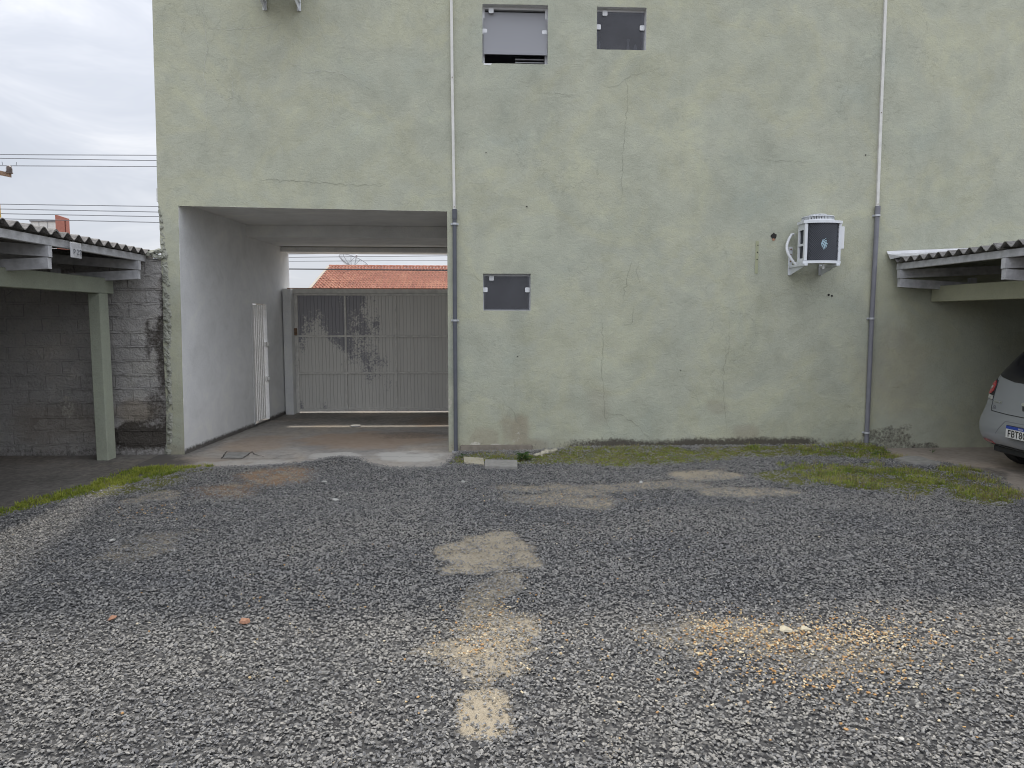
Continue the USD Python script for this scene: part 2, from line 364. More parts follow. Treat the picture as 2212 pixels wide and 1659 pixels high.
def stone_mat(name, ramp, dust=0.62):
    mat(name, {
        'g': ('geometry', {}), 'r': ('rgb_ramp', {'ramp': ramp}), 't': ('attribute', {'attribute': 'tone'}), 'st': ('separate_color', {}),
        'mp': ('mapping', {'scale': (0.75, 1.25, 1.0), 'rotation': (0, 0, 0.35)}), 'n': ('noise_texture', {'scale': 0.62, 'detail': 8, 'roughness': 0.68, 'distortion': 0.4}), 'dr': ('map_range', {'from_min': 0.42, 'from_max': 0.66, 'to_max': dust, 'clamp': True}),
        'mx': ('mix', {'color2': (0.37, 0.352, 0.312)}),
        'n2': ('noise_texture', {'scale': 130, 'detail': 4}), 'r2': ('rgb_ramp', {'ramp': [(0.3, (0.80, 0.80, 0.80)), (0.7, (1.16, 1.16, 1.16))]}),
        'm2': ('mix', {'mix_type': 'multiply', 'fac': 1.0}),
        'b': ('bump', {'distance': 0.002}), 'p': ('principled_bsdf', {'roughness': 0.8, 'specular_ior_level': 0.35}),
    }, [('t.color', 'st.color'), ('st.r', 'r.fac'),
        ('g.position', 'mp.vector'), ('mp.vector', 'n.vector'), ('n.fac', 'dr.value'), ('r.color', 'mx.color1'), ('dr.result', 'mx.fac'),
        ('g.position', 'n2.vector'), ('n2.fac', 'r2.fac'), ('mx.color', 'm2.color1'), ('r2.color', 'm2.color2'), ('m2.color', 'p.base_color'),
        ('n2.fac', 'b.height'), ('b.normal', 'p.normal')])
stone_mat('slate_stone', [(0.0, (0.105, 0.105, 0.108)), (0.35, (0.185, 0.184, 0.185)), (0.7, (0.25, 0.246, 0.238)), (0.93, (0.30, 0.292, 0.272)), (1.0, (0.40, 0.385, 0.35))])
stone_mat('ochre_stone', [(0.0, (0.40, 0.21, 0.075)), (0.35, (0.50, 0.33, 0.15)), (0.7, (0.58, 0.46, 0.27)), (1.0, (0.62, 0.56, 0.42))], dust=0.15)

stone_mat('sand_grain', [(0.0, (0.30, 0.25, 0.18)), (0.5, (0.42, 0.365, 0.275)), (1.0, (0.54, 0.49, 0.39))], dust=0.0)

def leafy(name, ramp, scale=3.0):
    mat(name, {
        'ta': ('attribute', {'attribute': 'tone'}), 'ts': ('separate_color', {}),
        'g': ('geometry', {}), 'n': ('noise_texture', {'scale': scale, 'detail': 4}), 'mixf': ('math', {'math_type': 'multiply_add', 'value2': 0.45}),
        'r': ('rgb_ramp', {'ramp': ramp}), 'd': ('principled_bsdf', {'roughness': 0.6, 'specular_ior_level': 0.3}), 't': ('translucent_bsdf', {}), 'm': ('mix_closure', {'fac': 0.35}),
    }, [('g.position', 'n.vector'), ('ta.color', 'ts.color'), ('ts.r', 'mixf.value1'), ('n.fac', 'mixf.value3'), ('mixf.value', 'r.fac'), ('r.color', 'd.base_color'), ('r.color', 't.color'),
        ('d.BSDF', 'm.closure1'), ('t.BSDF', 'm.closure2')], surface='m.closure')
leafy('grass_blade', [(0.30, (0.085, 0.150, 0.030)), (0.60, (0.21, 0.28, 0.050)), (0.90, (0.40, 0.42, 0.10))])
leafy('lawn_blade', [(0.30, (0.11, 0.18, 0.030)), (0.60, (0.25, 0.32, 0.050)), (0.90, (0.44, 0.46, 0.09))])  # grass green lightened: sunlight on the left strip put into the blade colour
leafy('dry_blade', [(0.35, (0.16, 0.16, 0.05)), (0.65, (0.27, 0.24, 0.10)), (0.95, (0.38, 0.32, 0.17))])
leafy('weed_leaf', [(0.35, (0.035, 0.080, 0.018)), (0.9, (0.085, 0.145, 0.035))])

# smoked glass of the small windows: mostly clear-dark with a hazy surface
mat('smoked_glass', {
    'f': ('fresnel', {'IOR': 1.5}), 'gl': ('glossy_bsdf', {'color': (0.9, 0.9, 0.92), 'roughness': 0.12}), 'tr': ('transparent_bsdf', {'color': (0.74, 0.75, 0.78)}),
    'g': ('geometry', {}), 'n': ('noise_texture', {'scale': 3, 'detail': 5}), 'r': ('rgb_ramp', {'ramp': [(0.3, (0.045, 0.045, 0.05)), (0.7, (0.085, 0.085, 0.095))]}),
    'df': ('diffuse_bsdf', {}), 'm0': ('mix_closure', {'fac': 0.25}), 'm': ('mix_closure', {}),
}, [('g.position', 'n.vector'), ('n.fac', 'r.fac'), ('r.color', 'df.color'), ('tr.BSDF', 'm0.closure1'), ('df.BSDF', 'm0.closure2'), ('f.fac', 'm.fac'), ('m0.closure', 'm.closure1'), ('gl.BSDF', 'm.closure2')], surface='m.closure')
mat('frosted_glass', {
    'f': ('fresnel', {'IOR': 1.5}), 'gl': ('glossy_bsdf', {'color': (0.95, 0.95, 0.97), 'roughness': 0.32}), 'tr': ('transparent_bsdf', {'color': (0.40, 0.41, 0.44)}),
    'df': ('diffuse_bsdf', {'color': (0.62, 0.625, 0.65)}), 'tl': ('translucent_bsdf', {'color': (0.62, 0.63, 0.66)}), 'md': ('mix_closure', {'fac': 0.45}), 'm0': ('mix_closure', {'fac': 0.80}), 'm': ('mix_closure', {}),
}, [('tr.BSDF', 'm0.closure1'), ('df.BSDF', 'md.closure1'), ('tl.BSDF', 'md.closure2'), ('md.closure', 'm0.closure2'), ('f.fac', 'm.fac'), ('m0.closure', 'm.closure1'), ('gl.BSDF', 'm.closure2')], surface='m.closure')

# flaking paint of the gate boards
mat('flaking_paint', {
    'g': ('geometry', {}), 'mp': ('mapping', {'scale': (1.0, 1.0, 0.55)}),
    'n1': ('noise_texture', {'scale': 1.5, 'detail': 3, 'roughness': 0.5}), 'n2': ('noise_texture', {'scale': 34, 'detail': 6, 'roughness': 0.7}),
    'sx': ('separate_xyz', {}), 'zx': ('math', {'math_type': 'multiply_add', 'value2': -0.12, 'value3': -0.68}), 'zz': ('math', {'math_type': 'multiply_add', 'value2': 0.12}),
    's': ('math', {'math_type': 'multiply_add', 'value2': 1.6}), 's2': ('math', {'math_type': 'multiply_add', 'value2': 0.55}),
    'mr': ('map_range', {'from_min': 0.86, 'from_max': 0.93, 'to_max': 0.9, 'clamp': True}),
    'rn': ('object_info', {}), 'rr': ('rgb_ramp', {'ramp': [(0, (0.66, 0.645, 0.60)), (1, (0.71, 0.695, 0.645))]}), 'wn': ('white_noise_texture', {'dimensions': '1D'}),
    'qx': ('math', {'math_type': 'snap', 'value2': 0.0585}),
    'mx': ('mix', {'color2': (0.29, 0.285, 0.31)}), 'p': ('principled_bsdf', {'roughness': 0.7}),
}, [('g.position', 'mp.vector'), ('mp.vector', 'n1.vector'), ('g.position', 'n2.vector'), ('g.position', 'sx.vector'), ('sx.x', 'zx.value1'), ('sx.z', 'zz.value1'), ('zx.value', 'zz.value3'),
    ('n1.fac', 's.value1'), ('zz.value', 's.value3'), ('n2.fac', 's2.value1'), ('s.value', 's2.value3'), ('s2.value', 'mr.value'),
    ('sx.x', 'qx.value1'), ('qx.value', 'wn.w'), ('wn.value', 'rr.fac'), ('rr.color', 'mx.color1'), ('mr.result', 'mx.fac'), ('mx.color', 'p.base_color')])
plain('gate_rail', (0.68, 0.665, 0.62), 0.65, var=0.15, scale=12)

# roof tiles of the house over the street
mat('clay_tile', {
    'g': ('geometry', {}), 'n': ('noise_texture', {'scale': 0.9, 'detail': 4}), 'w': ('white_noise_texture', {'dimensions': '3D'}), 'q': ('vector_math', {'math_type': 'snap', 'vector2': (0.183, 0.36, 9.0)}),
    'ad': ('math', {'math_type': 'multiply_add', 'value2': 0.25}),
    'r': ('rgb_ramp', {'ramp': [(0.3, (0.28, 0.112, 0.076)), (0.6, (0.40, 0.162, 0.105)), (0.95, (0.49, 0.24, 0.155))]}),
    'n2': ('noise_texture', {'scale': 7, 'detail': 5}), 'r2': ('rgb_ramp', {'ramp': [(0.35, (0.72, 0.7, 0.68)), (0.6, (1, 1, 1))]}), 'm': ('mix', {'mix_type': 'multiply', 'fac': 1.0}),
    'p': ('principled_bsdf', {'roughness': 0.85}),
}, [('g.position', 'q.vector1'), ('q.vector', 'w.vector'), ('g.position', 'n.vector'), ('w.value', 'ad.value1'), ('n.fac', 'ad.value3'), ('ad.value', 'r.fac'),
    ('g.position', 'n2.vector'), ('n2.fac', 'r2.fac'), ('r.color', 'm.color1'), ('r2.color', 'm.color2'), ('m.color', 'p.base_color')])
plain('tile_underlay', (0.14, 0.07, 0.05), 0.95)
plain('verge_mortar', (0.40, 0.36, 0.30), 0.95)

# car
mat('car_paint', {'g': ('geometry', {}), 'n': ('noise_texture', {'scale': 900, 'detail': 1}), 'r': ('rgb_ramp', {'ramp': [(0.3, (0.30, 0.315, 0.335)), (0.7, (0.35, 0.365, 0.385))]}),
    'p': ('principled_bsdf', {'metallic': 0.35, 'roughness': 0.36, 'coat_weight': 0.6, 'coat_roughness': 0.06})},
    [('g.position', 'n.vector'), ('n.fac', 'r.fac'), ('r.color', 'p.base_color')])
plain('car_trim', (0.022, 0.023, 0.025), 0.55)
plain('tyre_rubber', (0.018, 0.018, 0.019), 0.85)
plain('wheel_alloy', (0.45, 0.46, 0.47), 0.35, 0.8)
mat('car_glass', {'p': ('principled_bsdf', {'base_color': (0.012, 0.012, 0.015), 'roughness': 0.06, 'specular_ior_level': 0.5})})
mat('lamp_red', {'p': ('principled_bsdf', {'base_color': (0.42, 0.035, 0.045), 'roughness': 0.15, 'coat_weight': 1.0, 'coat_roughness': 0.03})})
mat('lamp_clear', {'p': ('principled_bsdf', {'base_color': (0.55, 0.55, 0.52), 'roughness': 0.12, 'metallic': 0.3, 'coat_weight': 1.0})})
mat('chrome', {'p': ('principled_bsdf', {'base_color': (0.75, 0.76, 0.77), 'roughness': 0.12, 'metallic': 1.0})})
plain('plate_white', (0.72, 0.72, 0.70), 0.4, var=0.03)
plain('plate_blue', (0.030, 0.070, 0.36), 0.4, var=0.03)
plain('plate_black', (0.015, 0.015, 0.015), 0.5)
plain('seam_black', (0.012, 0.012, 0.013), 0.8)

exec_parts = []
# ------------------------------------------------------------------ ground, street
YF = 8.3                                            # plane of the green facade
X_OL, X_OR, Z_OT = -3.375, -0.318, 2.835            # passage opening in it
def ground_grid(x0, x1, y0, y1, s, zf):
    X, Y = np.meshgrid(np.arange(x0, x1 + s / 2, s), np.arange(y0, y1 + s / 2, s), indexing='ij')
    Z = zf(X, Y)
    return X, Y, Z, grid_mesh(np.stack([X, Y, Z], -1))

def U2G(pts, z=0.0):
    return np.array([at_z(u, v, z)[:2] for u, v in pts])

single('ground', bx(-220, 220, -120, 320, -1.2, -0.12), 'earth', kind='structure')
single('pavement', bx(-60, 60, 12.35, 14.2, -0.5, 0.0), 'street_paving', kind='structure')
single('road', bx(-60, 60, 14.2, 22.5, -0.5, -0.11), 'asphalt', kind='structure')
single('pavement', bx(-60, 60, 22.5, 26.0, -0.5, 0.0), 'street_paving', kind='structure')

# the edge of the loose gravel, read along the photograph's line and carried on outside the frame
edge_left = U2G([(0, 1118), (100, 1092), (180, 1073), (260, 1052), (330, 1037), (372, 1022), (430, 1013), (560, 1009), (650, 1004), (705, 998), (745, 996), (785, 1003), (825, 1011), (900, 1013), (958, 1011)])
soil_edge = np.array([[-0.30, 7.55], [-0.22, 8.29], [4.7, 8.29], [4.95, 8.28]])
edge_right = U2G([(1905, 975), (1928, 990), (2030, 1002), (2101, 1013), (2150, 1032), (2177, 1050), (2208, 1081)])
outer = np.array([[4.9, 5.0], [4.8, 3.0], [4.7, 0.0], [4.7, -6.0], [-3.9, -6.0], [-3.9, 0.0], [-3.75, 3.5]])
BED = Polygon(np.vstack([edge_left, soil_edge, edge_right, outer])).buffer(0)

def bed_dist(X, Y):
    """Signed distance inside the gravel's edge (positive inside), wobbled."""
    import shapely
    p = shapely.points(X.ravel(), Y.ravel())
    d = shapely.distance(p, BED.boundary)
    ins = shapely.contains(BED, p)
    return (np.where(ins, d, -d)).reshape(X.shape) + (noise2(X, Y, 3.5, 11) - 0.5) * 0.16

def gb(x, y, u, v, ru, rv, seed, amp=0.7, s=4.0):
    c = at_z(u, v); a = at_z(u + ru, v); b = at_z(u, v - rv); e = at_z(u, v + rv)
    return blob(x, y, c[0], c[1], abs(a[0] - c[0]), abs(b[1] - e[1]) / 2, seed, amp, s)

def sand_mask(x, y):
    s = np.maximum.reduce([0.95 * gb(x, y, 1062, 1205, 115, 48, 1, 1.5), 0.5 * gb(x, y, 1085, 1270, 60, 34, 2, 1.5), 0.92 * gb(x, y, 1050, 1555, 78, 72, 3, 1.4), 0.48 * gb(x, y, 1060, 1385, 130, 110, 4, 1.6),
                           0.45 * gb(x, y, 1010, 1440, 130, 50, 5, 1.6), 0.9 * gb(x, y, 1525, 1036, 95, 14, 6), 0.6 * gb(x, y, 1620, 1072, 130, 14, 7), 0.5 * gb(x, y, 1250, 1085, 160, 26, 8, 1.0),
                           0.5 * gb(x, y, 330, 1085, 70, 18, 9, 1.4), 0.34 * gb(x, y, 330, 1180, 120, 40, 10, 1.5), 0.36 * gb(x, y, 1540, 1390, 200, 50, 12, 1.5), 0.30 * gb(x, y, 1730, 1410, 260, 70, 13, 1.5),
                           0.5 * gb(x, y, 1330, 1060, 300, 12, 14, 1.0)])
    return s
def red_mask(x, y):
    return np.maximum(gb(x, y, 590, 1038, 95, 25, 21), 0.7 * gb(x, y, 480, 1070, 90, 20, 22, 1.0))
def moss_mask(x, y):
    return np.maximum.reduce([gb(x, y, 1350, 993, 260, 22, 31), gb(x, y, 1180, 1000, 120, 12, 32), 0.9 * gb(x, y, 1700, 985, 260, 12, 33, 0.8), gb(x, y, 1860, 985, 120, 14, 34),
                              gb(x, y, 1895, 1035, 270, 38, 35, 1.2), gb(x, y, 2120, 1075, 120, 26, 36), 0.9 * gb(x, y, 1720, 1040, 100, 20, 37), 0.9 * gb(x, y, 1050, 998, 110, 13, 38, 1.2),
                              gb(x, y, 230, 1050, 190, 40, 39), gb(x, y, 360, 1020, 110, 16, 40), 0.9 * sstep(0.10, 0.0, 8.29 - y) * (x > 1.0)])

def bed_z(X, Y):
    d = bed_dist(X, Y)
    z = 0.015 + 0.022 * sstep(0.0, 0.25, d) + (noise2(X, Y, 1.1, 3) - 0.5) * 0.05 * sstep(0, 0.5, d) + (noise2(X, Y, 7.0, 4) - 0.5) * 0.014
    z = z - sstep(0.02, -0.10, d) * 0.10                    # dips below the concrete outside its edge
    z = z + 0.045 * sstep(7.6, 8.25, Y) * sstep(0.6, 1.3, X)  # heaped against the wall
    c = at_z(745, 1004); z = z + 0.05 * np.exp(-(((X - c[0]) / 0.35) ** 2 + ((Y - c[1]) / 0.22) ** 2))
    z = z - 0.012 * sand_mask(X, Y)
    return z

X, Y, Z, bed = ground_grid(-4.6, 6.4, -3.0, 8.28, 0.05, bed_z)
g = single('gravel_bed', bed, 'gravel_bed', kind='structure', smooth=True)
primvar('/World/gravel_bed', 'wear', np.stack([sand_mask(X, Y), moss_mask(X, Y), red_mask(X, Y)], -1).reshape(-1, 3))
single('gravel_yard', bx(-30, 30, -40, -2.95, -0.5, 0.01), 'gravel_bed', kind='structure')

def floor_sheet(name, x0, x1, y0, y1, zf, wear):
    X, Y, Z, m = ground_grid(x0, x1, y0, y1, 0.06, zf)
    # skirt so that the slab has thickness
    single(name, m, 'floor_concrete', kind='structure', smooth=True)
    primvar('/World/' + name, 'wear', wear(X, Y).reshape(-1, 3))

def drive_wear(X, Y):
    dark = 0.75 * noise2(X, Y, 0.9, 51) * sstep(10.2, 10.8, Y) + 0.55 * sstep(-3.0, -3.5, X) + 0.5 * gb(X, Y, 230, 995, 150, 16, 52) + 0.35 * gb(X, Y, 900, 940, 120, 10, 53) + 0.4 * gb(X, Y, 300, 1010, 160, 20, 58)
    pale = np.maximum.reduce([gb(X, Y, 890, 985, 90, 14, 54, 1.0), 0.9 * gb(X, Y, 720, 985, 80, 9, 55, 1.0), 0.75 * gb(X, Y, 600, 1000, 200, 8, 56, 1.0), 0.7 * gb(X, Y, 290, 1000, 40, 6, 57)])
    red = np.maximum.reduce([0.8 * gb(X, Y, 800, 950, 170, 22, 61), 0.6 * gb(X, Y, 940, 910, 60, 14, 62), 0.55 * gb(X, Y, 560, 960, 90, 22, 63), 0.4 * gb(X, Y, 430, 1000, 120, 14, 64)])
    return np.stack([np.clip(dark, 0, 1), pale, red], -1)
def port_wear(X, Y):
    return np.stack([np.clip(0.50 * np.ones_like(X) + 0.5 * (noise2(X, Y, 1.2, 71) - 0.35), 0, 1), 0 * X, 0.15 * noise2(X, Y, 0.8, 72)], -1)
def port2_wear(X, Y):
    return np.stack([0.30 * noise2(X, Y, 2.0, 73) + 0.45 * gb(X, Y, 2080, 1020, 120, 16, 74, 1.0), 0.2 * noise2(X, Y, 3, 75), 0.35 + 0 * X], -1)
floor_sheet('driveway', -3.70, -0.20, 4.2, 12.36, lambda X, Y: 0.002 * np.sin(X * 2) + (noise2(X, Y, 2.5, 41) - 0.5) * 0.008 - 0.0, drive_wear)
floor_sheet('carport_floor', -9.2, -3.70, -4.0, 8.29, lambda X, Y: 0.0 + (noise2(X, Y, 2.5, 42) - 0.5) * 0.010, port_wear)
floor_sheet('carport_floor_001', 4.45, 10.2, -4.0, 8.29, lambda X, Y: 0.008 + (noise2(X, Y, 2.5, 43) - 0.5) * 0.010, port2_wear)

# ------------------------------------------------------------------ the green building
bldg = thing('green_building', 'two-storey building rendered in patchy pale green plaster with a gated drive-through', 'building', (0, 0, 0))
BTOP, BBACK = 6.95, 12.1
w1 = (at_y(1042, 8, YF), at_y(1183, 139, YF)); w2 = (at_y(1290, 14, YF), at_y(1395, 109, YF)); w3 = (at_y(1043.5, 591, YF), at_y(1146, 671, YF))
HOLES = [(X_OL, X_OR, -1.0, Z_OT)] + [(a[0], b[0], b[2], a[2]) for a, b in (w1, w2, w3)]
XL0 = -3.600                         # left edge of the facade

def lines(lo, hi, step, snaps):
    s = np.sort(np.array([lo, hi] + [q for q in snaps if lo < q < hi]))
    out = []
    for a, b in zip(s[:-1], s[1:]):
        n = max(1, int(round((b - a) / step)))
        out += list(np.linspace(a, b, n, endpoint=False))
    return np.array(out + [hi])
xs = np.concatenate([lines(XL0, 6.6, 0.05, [h[0] for h in HOLES] + [h[1] for h in HOLES]), [7.2, 8.0, 9.0, 10.2]])
zs = np.concatenate([lines(-0.12, 0.85, 0.026, [h[2] for h in HOLES]), lines(0.85, 5.45, 0.05, [h[2] for h in HOLES] + [h[3] for h in HOLES])[1:], [5.9, 6.4, BTOP]])

def lean(x, z):
    """The left end of the wall and the opening's left side lean a little."""
    return 0.0165 * (np.asarray(z) - 1.4) * sstep(-1.0, -3.2, np.asarray(x))
def face_warp(x, z):
    zt = np.where(np.abs(z - Z_OT) < 1e-6, z - 0.011 * (x + 1.85) * (x < 0) * (x > -3.5), z)
    return x + lean(x, z), zt

GX, GZ = np.meshgrid(xs, zs, indexing='ij')
keep = np.ones((len(xs) - 1, len(zs) - 1), bool)
cx, cz = (xs[:-1] + xs[1:]) / 2, (zs[:-1] + zs[1:]) / 2
for h in HOLES:
    keep &= ~(((cx > h[0]) & (cx < h[1]))[:, None] & ((cz > h[2]) & (cz < h[3]))[None, :])
WX, WZ = face_warp(GX, GZ)
onhole = np.zeros_like(GX)
for h in HOLES:
    inside = (GX >= h[0] - 1e-6) & (GX <= h[1] + 1e-6) & (GZ >= h[2] - 1e-6) & (GZ <= h[3] + 1e-6)
    onhole = np.maximum(onhole, inside)
jag = (noise2(GX, GZ, 9.0, 81) - 0.5) * 0.022 * (GX < XL0 + 1e-6) * (0.35 + 1.2 * (GZ < 2.9))
EDGE_Z = np.array([at_y(u, v, YF)[2] for u, v in ((340, 443), (344, 500), (346, 545), (349, 600), (351, 750), (356, 850), (358, 950), (359, 985))])[::-1]
EDGE_X = np.array([at_y(u + 2, v, YF)[0] for u, v in ((340, 443), (344, 500), (346, 545), (349, 600), (351, 750), (356, 850), (358, 950), (359, 985))])[::-1]
ex_ = np.interp(GZ, EDGE_Z, EDGE_X)
low = sstep(2.95, 2.80, GZ)
WX = WX + low * (ex_ - (XL0 + lean(XL0, GZ))) * sstep(0.22, 0.0, GX - XL0) * 0.95
WX = WX + jag + onhole * (noise2(GX, GZ, 14.0, 83) - 0.5) * 0.006
WZ = WZ + onhole * (noise2(GX, GZ, 14.0, 84) - 0.5) * 0.006
WY = YF + (noise2(GX, GZ, 1.3, 82) - 0.5) * 0.030 + (noise2(GX, GZ, 6.0, 85) - 0.5) * 0.012
fm = grid_mesh(np.stack([WX, WY, WZ], -1))
fk = np.concatenate([keep.ravel(), keep.ravel()])
fm = trimesh.Trimesh(fm.vertices, fm.faces[fk], process=False)

def fb(u, v, ru, rv, seed, amp=0.7, s=5.0):
    c = at_y(u, v, YF); k = YF / FPX
    return blob(GX, GZ, c[0], c[2], ru * k, rv * k, seed, amp, s)
base = sstep(0.21, 0.04, GZ - 0.14 * (noise2(GX, GZ, 2.0, 90) - 0.35)) * (0.45 + 0.75 * sstep(0.30, 0.60, noise2(GX, 0 * GZ, 1.3, 99)))
mould = np.maximum.reduce([0.98 * base * (0.45 + 0.65 * sstep(0.8, 1.5, GX)) * sstep(5.9, 5.0, GX), 0.72 * sstep(0.34, 0.05, GZ) * sstep(3.7, 4.5, GX) * sstep(5.6, 4.9, GX), 0.80 * fb(1925, 942, 72, 26, 91, 1.4), 0.85 * fb(1960, 966, 105, 12, 92, 1.4), 0.7 * fb(1955, 925, 30, 14, 98, 1.4),
                           0.8 * fb(1818, 968, 60, 14, 93, 1.0), 0.45 * fb(1845, 920, 50, 60, 94, 1.0), 0.55 * fb(1600, 960, 160, 12, 95), 0.30 * sstep(0.8, 0.1, GZ) * noise2(GX, GZ, 2.2, 96),
                           0.5 * fb(378, 960, 30, 30, 97)])
brown = np.maximum.reduce([0.75 * fb(1122, 935, 26, 44, 101, 0.6), 0.6 * fb(1150, 965, 40, 20, 102), 0.55 * fb(1095, 925, 18, 40, 103), 0.5 * fb(1045, 950, 40, 30, 104), 0.5 * fb(1600, 935, 50, 25, 105, 1.0), 0.35 * fb(1550, 880, 28, 20, 106),
                           0.45 * sstep(0.20, 0.02, GZ) * sstep(2.2, 0.0, GX), 0.28 * fb(1290, 880, 30, 60, 107), 0.3 * fb(1930, 800, 90, 120, 108)])
bare = np.maximum.reduce([0.62 * fb(1026, 960, 14, 10, 111), 0.60 * fb(1075, 965, 30, 12, 112, 1.0), 0.42 * fb(1120, 945, 30, 45, 113), 0.55 * fb(972, 870, 8, 30, 114), 0.5 * fb(972, 910, 6, 16, 115), 0.42 * fb(1360, 965, 60, 20, 116, 1.0)])
facade = part(bldg, 'wall', fm, 'green_plaster', smooth=True)
primvar(facade, 'wear', np.stack([mould * 0.62, brown, bare], -1).reshape(-1, 3))

# body behind the facade: end walls, roof, street side
part(bldg, 'side_wall', bx(XL0 + 0.06, XL0 + 0.22, YF + 0.02, BBACK, 2.95, BTOP - 0.01), 'green_plaster_plain')
part(bldg, 'side_wall', bx(10.0, 10.2, YF + 0.02, BBACK, 0, BTOP - 0.01), 'green_plaster_plain')
part(bldg, 'roof', bx(XL0 - 0.02, 10.2, YF - 0.04, BBACK + 0.1, BTOP, BTOP + 0.12), 'slab_concrete')
part(bldg, 'street_wall', cat_(bx(XL0 + 0.2, 10.0, BBACK - 0.3, BBACK, 2.75, BTOP - 0.01), bx(X_OR + 0.02, 10.0, BBACK - 0.2, BBACK - 0.0, -0.1, 2.745)), 'green_plaster_plain')

# drive-through
P_A = np.array([X_OL, YF]); P_B = np.array([-3.135, 11.80])
def wall_x(y): return P_A[0] + (y - P_A[1]) * (P_B[0] - P_A[0]) / (P_B[1] - P_A[1])
DY0, DY1, DZ0, DZ1 = 10.45, 11.01, 0.03, 1.80
pys = lines(YF, 12.1, 0.08, [DY0, DY1]); pzs = lines(-0.05, 2.93, 0.08, [DZ0, DZ1])
PY, PZ = np.meshgrid(pys, pzs, indexing='ij')
PX = wall_x(PY) + lean(-3.4, PZ) * sstep(11.0, 8.4, PY) + (noise2(PY, PZ, 1.1, 121) - 0.5) * 0.012
pm = grid_mesh(np.stack([PX, PY, PZ], -1))
pk = ~((((pys[:-1] + pys[1:]) / 2 > DY0) & ((pys[:-1] + pys[1:]) / 2 < DY1))[:, None] & (((pzs[:-1] + pzs[1:]) / 2 > DZ0) & ((pzs[:-1] + pzs[1:]) / 2 < DZ1))[None, :])
pm = trimesh.Trimesh(pm.vertices, pm.faces[np.concatenate([pk.ravel(), pk.ravel()])], process=False)
pw = part(bldg, 'passage_wall', pm, 'grey_white_paint', smooth=True)
primvar(pw, 'wear', np.stack([0.75 * sstep(0.10, 0.0, PZ - 0.03 * noise2(PY, PZ, 5, 122)), 0.25 * noise2(PY, PZ, 0.9, 123) * sstep(0.8, 0.0, PZ), 0 * PY], -1).reshape(-1, 3))
part(bldg, 'passage_wall', bx(X_OR, X_OR + 0.16, YF + 0.03, BBACK - 0.21, -0.05, 2.88), 'grey_white_paint')
part(bldg, 'ceiling', bx(-3.6, X_OR + 0.1, YF + 0.03, BBACK - 0.31, 2.90, 3.05), 'ceiling_paint')
part(bldg, 'ceiling_beam', bx(-3.40, X_OR - 0.003, 10.30, 11.62, 2.735, 2.897), 'ceiling_paint')
part(bldg, 'ceiling_beam', bx(-3.30, X_OR - 0.004, 11.72, BBACK - 0.02, 2.655, 2.733), 'ceiling_paint')
rev = quad_strip([[X_OL + lean(-3.375, Z_OT), YF, Z_OT + 0.017], [X_OR, YF, Z_OT - 0.017]], [[X_OL + lean(-3.375, Z_OT), YF + 0.12, Z_OT + 0.04], [X_OR, YF + 0.12, Z_OT + 0.02]])
part(bldg, 'lintel_underside', rev, 'ceiling_paint')
# reveal of the opening's right side, plaster-coloured, with the chipped paint
part(bldg, 'reveal', bx(X_OR - 0.002, X_OR + 0.03, YF + 0.008, YF + 0.16, -0.05, Z_OT - 0.03), 'green_plaster_plain')
part(bldg, 'gate_pillar', bx(-3.12, -2.985, 11.66, 12.05, -0.02, 2.06, 0.008), 'grey_white_paint')

# side door of the drive-through: white steel slats in a reveal
dd = part(bldg, 'door', cat_(*[bx(-0.010, 0.010, y, y + 0.052, 0.05, 1.785) for y in (DY0 + 0.01,)]).apply_translation([wall_x(DY0 + 0.03) - 0.040, 0, 0]), 'steel_paint_white')
for k in range(1, 7):
    y = DY0 + 0.01 + k * 0.072
    part(dd, 'slat', bx(-0.012, 0.012, y, y + 0.052, 0.05, 1.785, 0.004).apply_translation([wall_x(y) - 0.040, 0, 0]), 'steel_paint_white')
for z in (0.60, 1.14, 1.66):
    part(dd, 'cross_bar', bx(-0.010, 0.006, DY0 + 0.0, DY1 - 0.05, z, z + 0.03).apply_translation([wall_x(10.7) - 0.062, 0, 0]), 'steel_paint_white')
for z in (0.62, 1.15):
    h = cat_(bx(-0.02, 0.015, DY1 - 0.10, DY1 + 0.03, z, z + 0.07, 0.006), bx(0.0, 0.035, DY1 - 0.045, DY1 - 0.01, z + 0.01, z + 0.06, 0.006))
    part(dd, 'hasp', h.apply_translation([wall_x(DY1) - 0.01, 0, 0]), 'steel_paint_white')
dx = wall_x(DY1)
part(bldg, 'door_reveal', cat_(bx(dx - 0.16, dx + 0.0, DY1, DY1 + 0.06, DZ0, DZ1 + 0.0), bx(dx - 0.16, wall_x(DY0) + 0.0, DY0 - 0.04, DY1 + 0.05, DZ1, DZ1 + 0.05), bx(dx - 0.16, wall_x(DY0), DY0 - 0.05, DY0, DZ0, DZ1)), 'grey_white_paint')

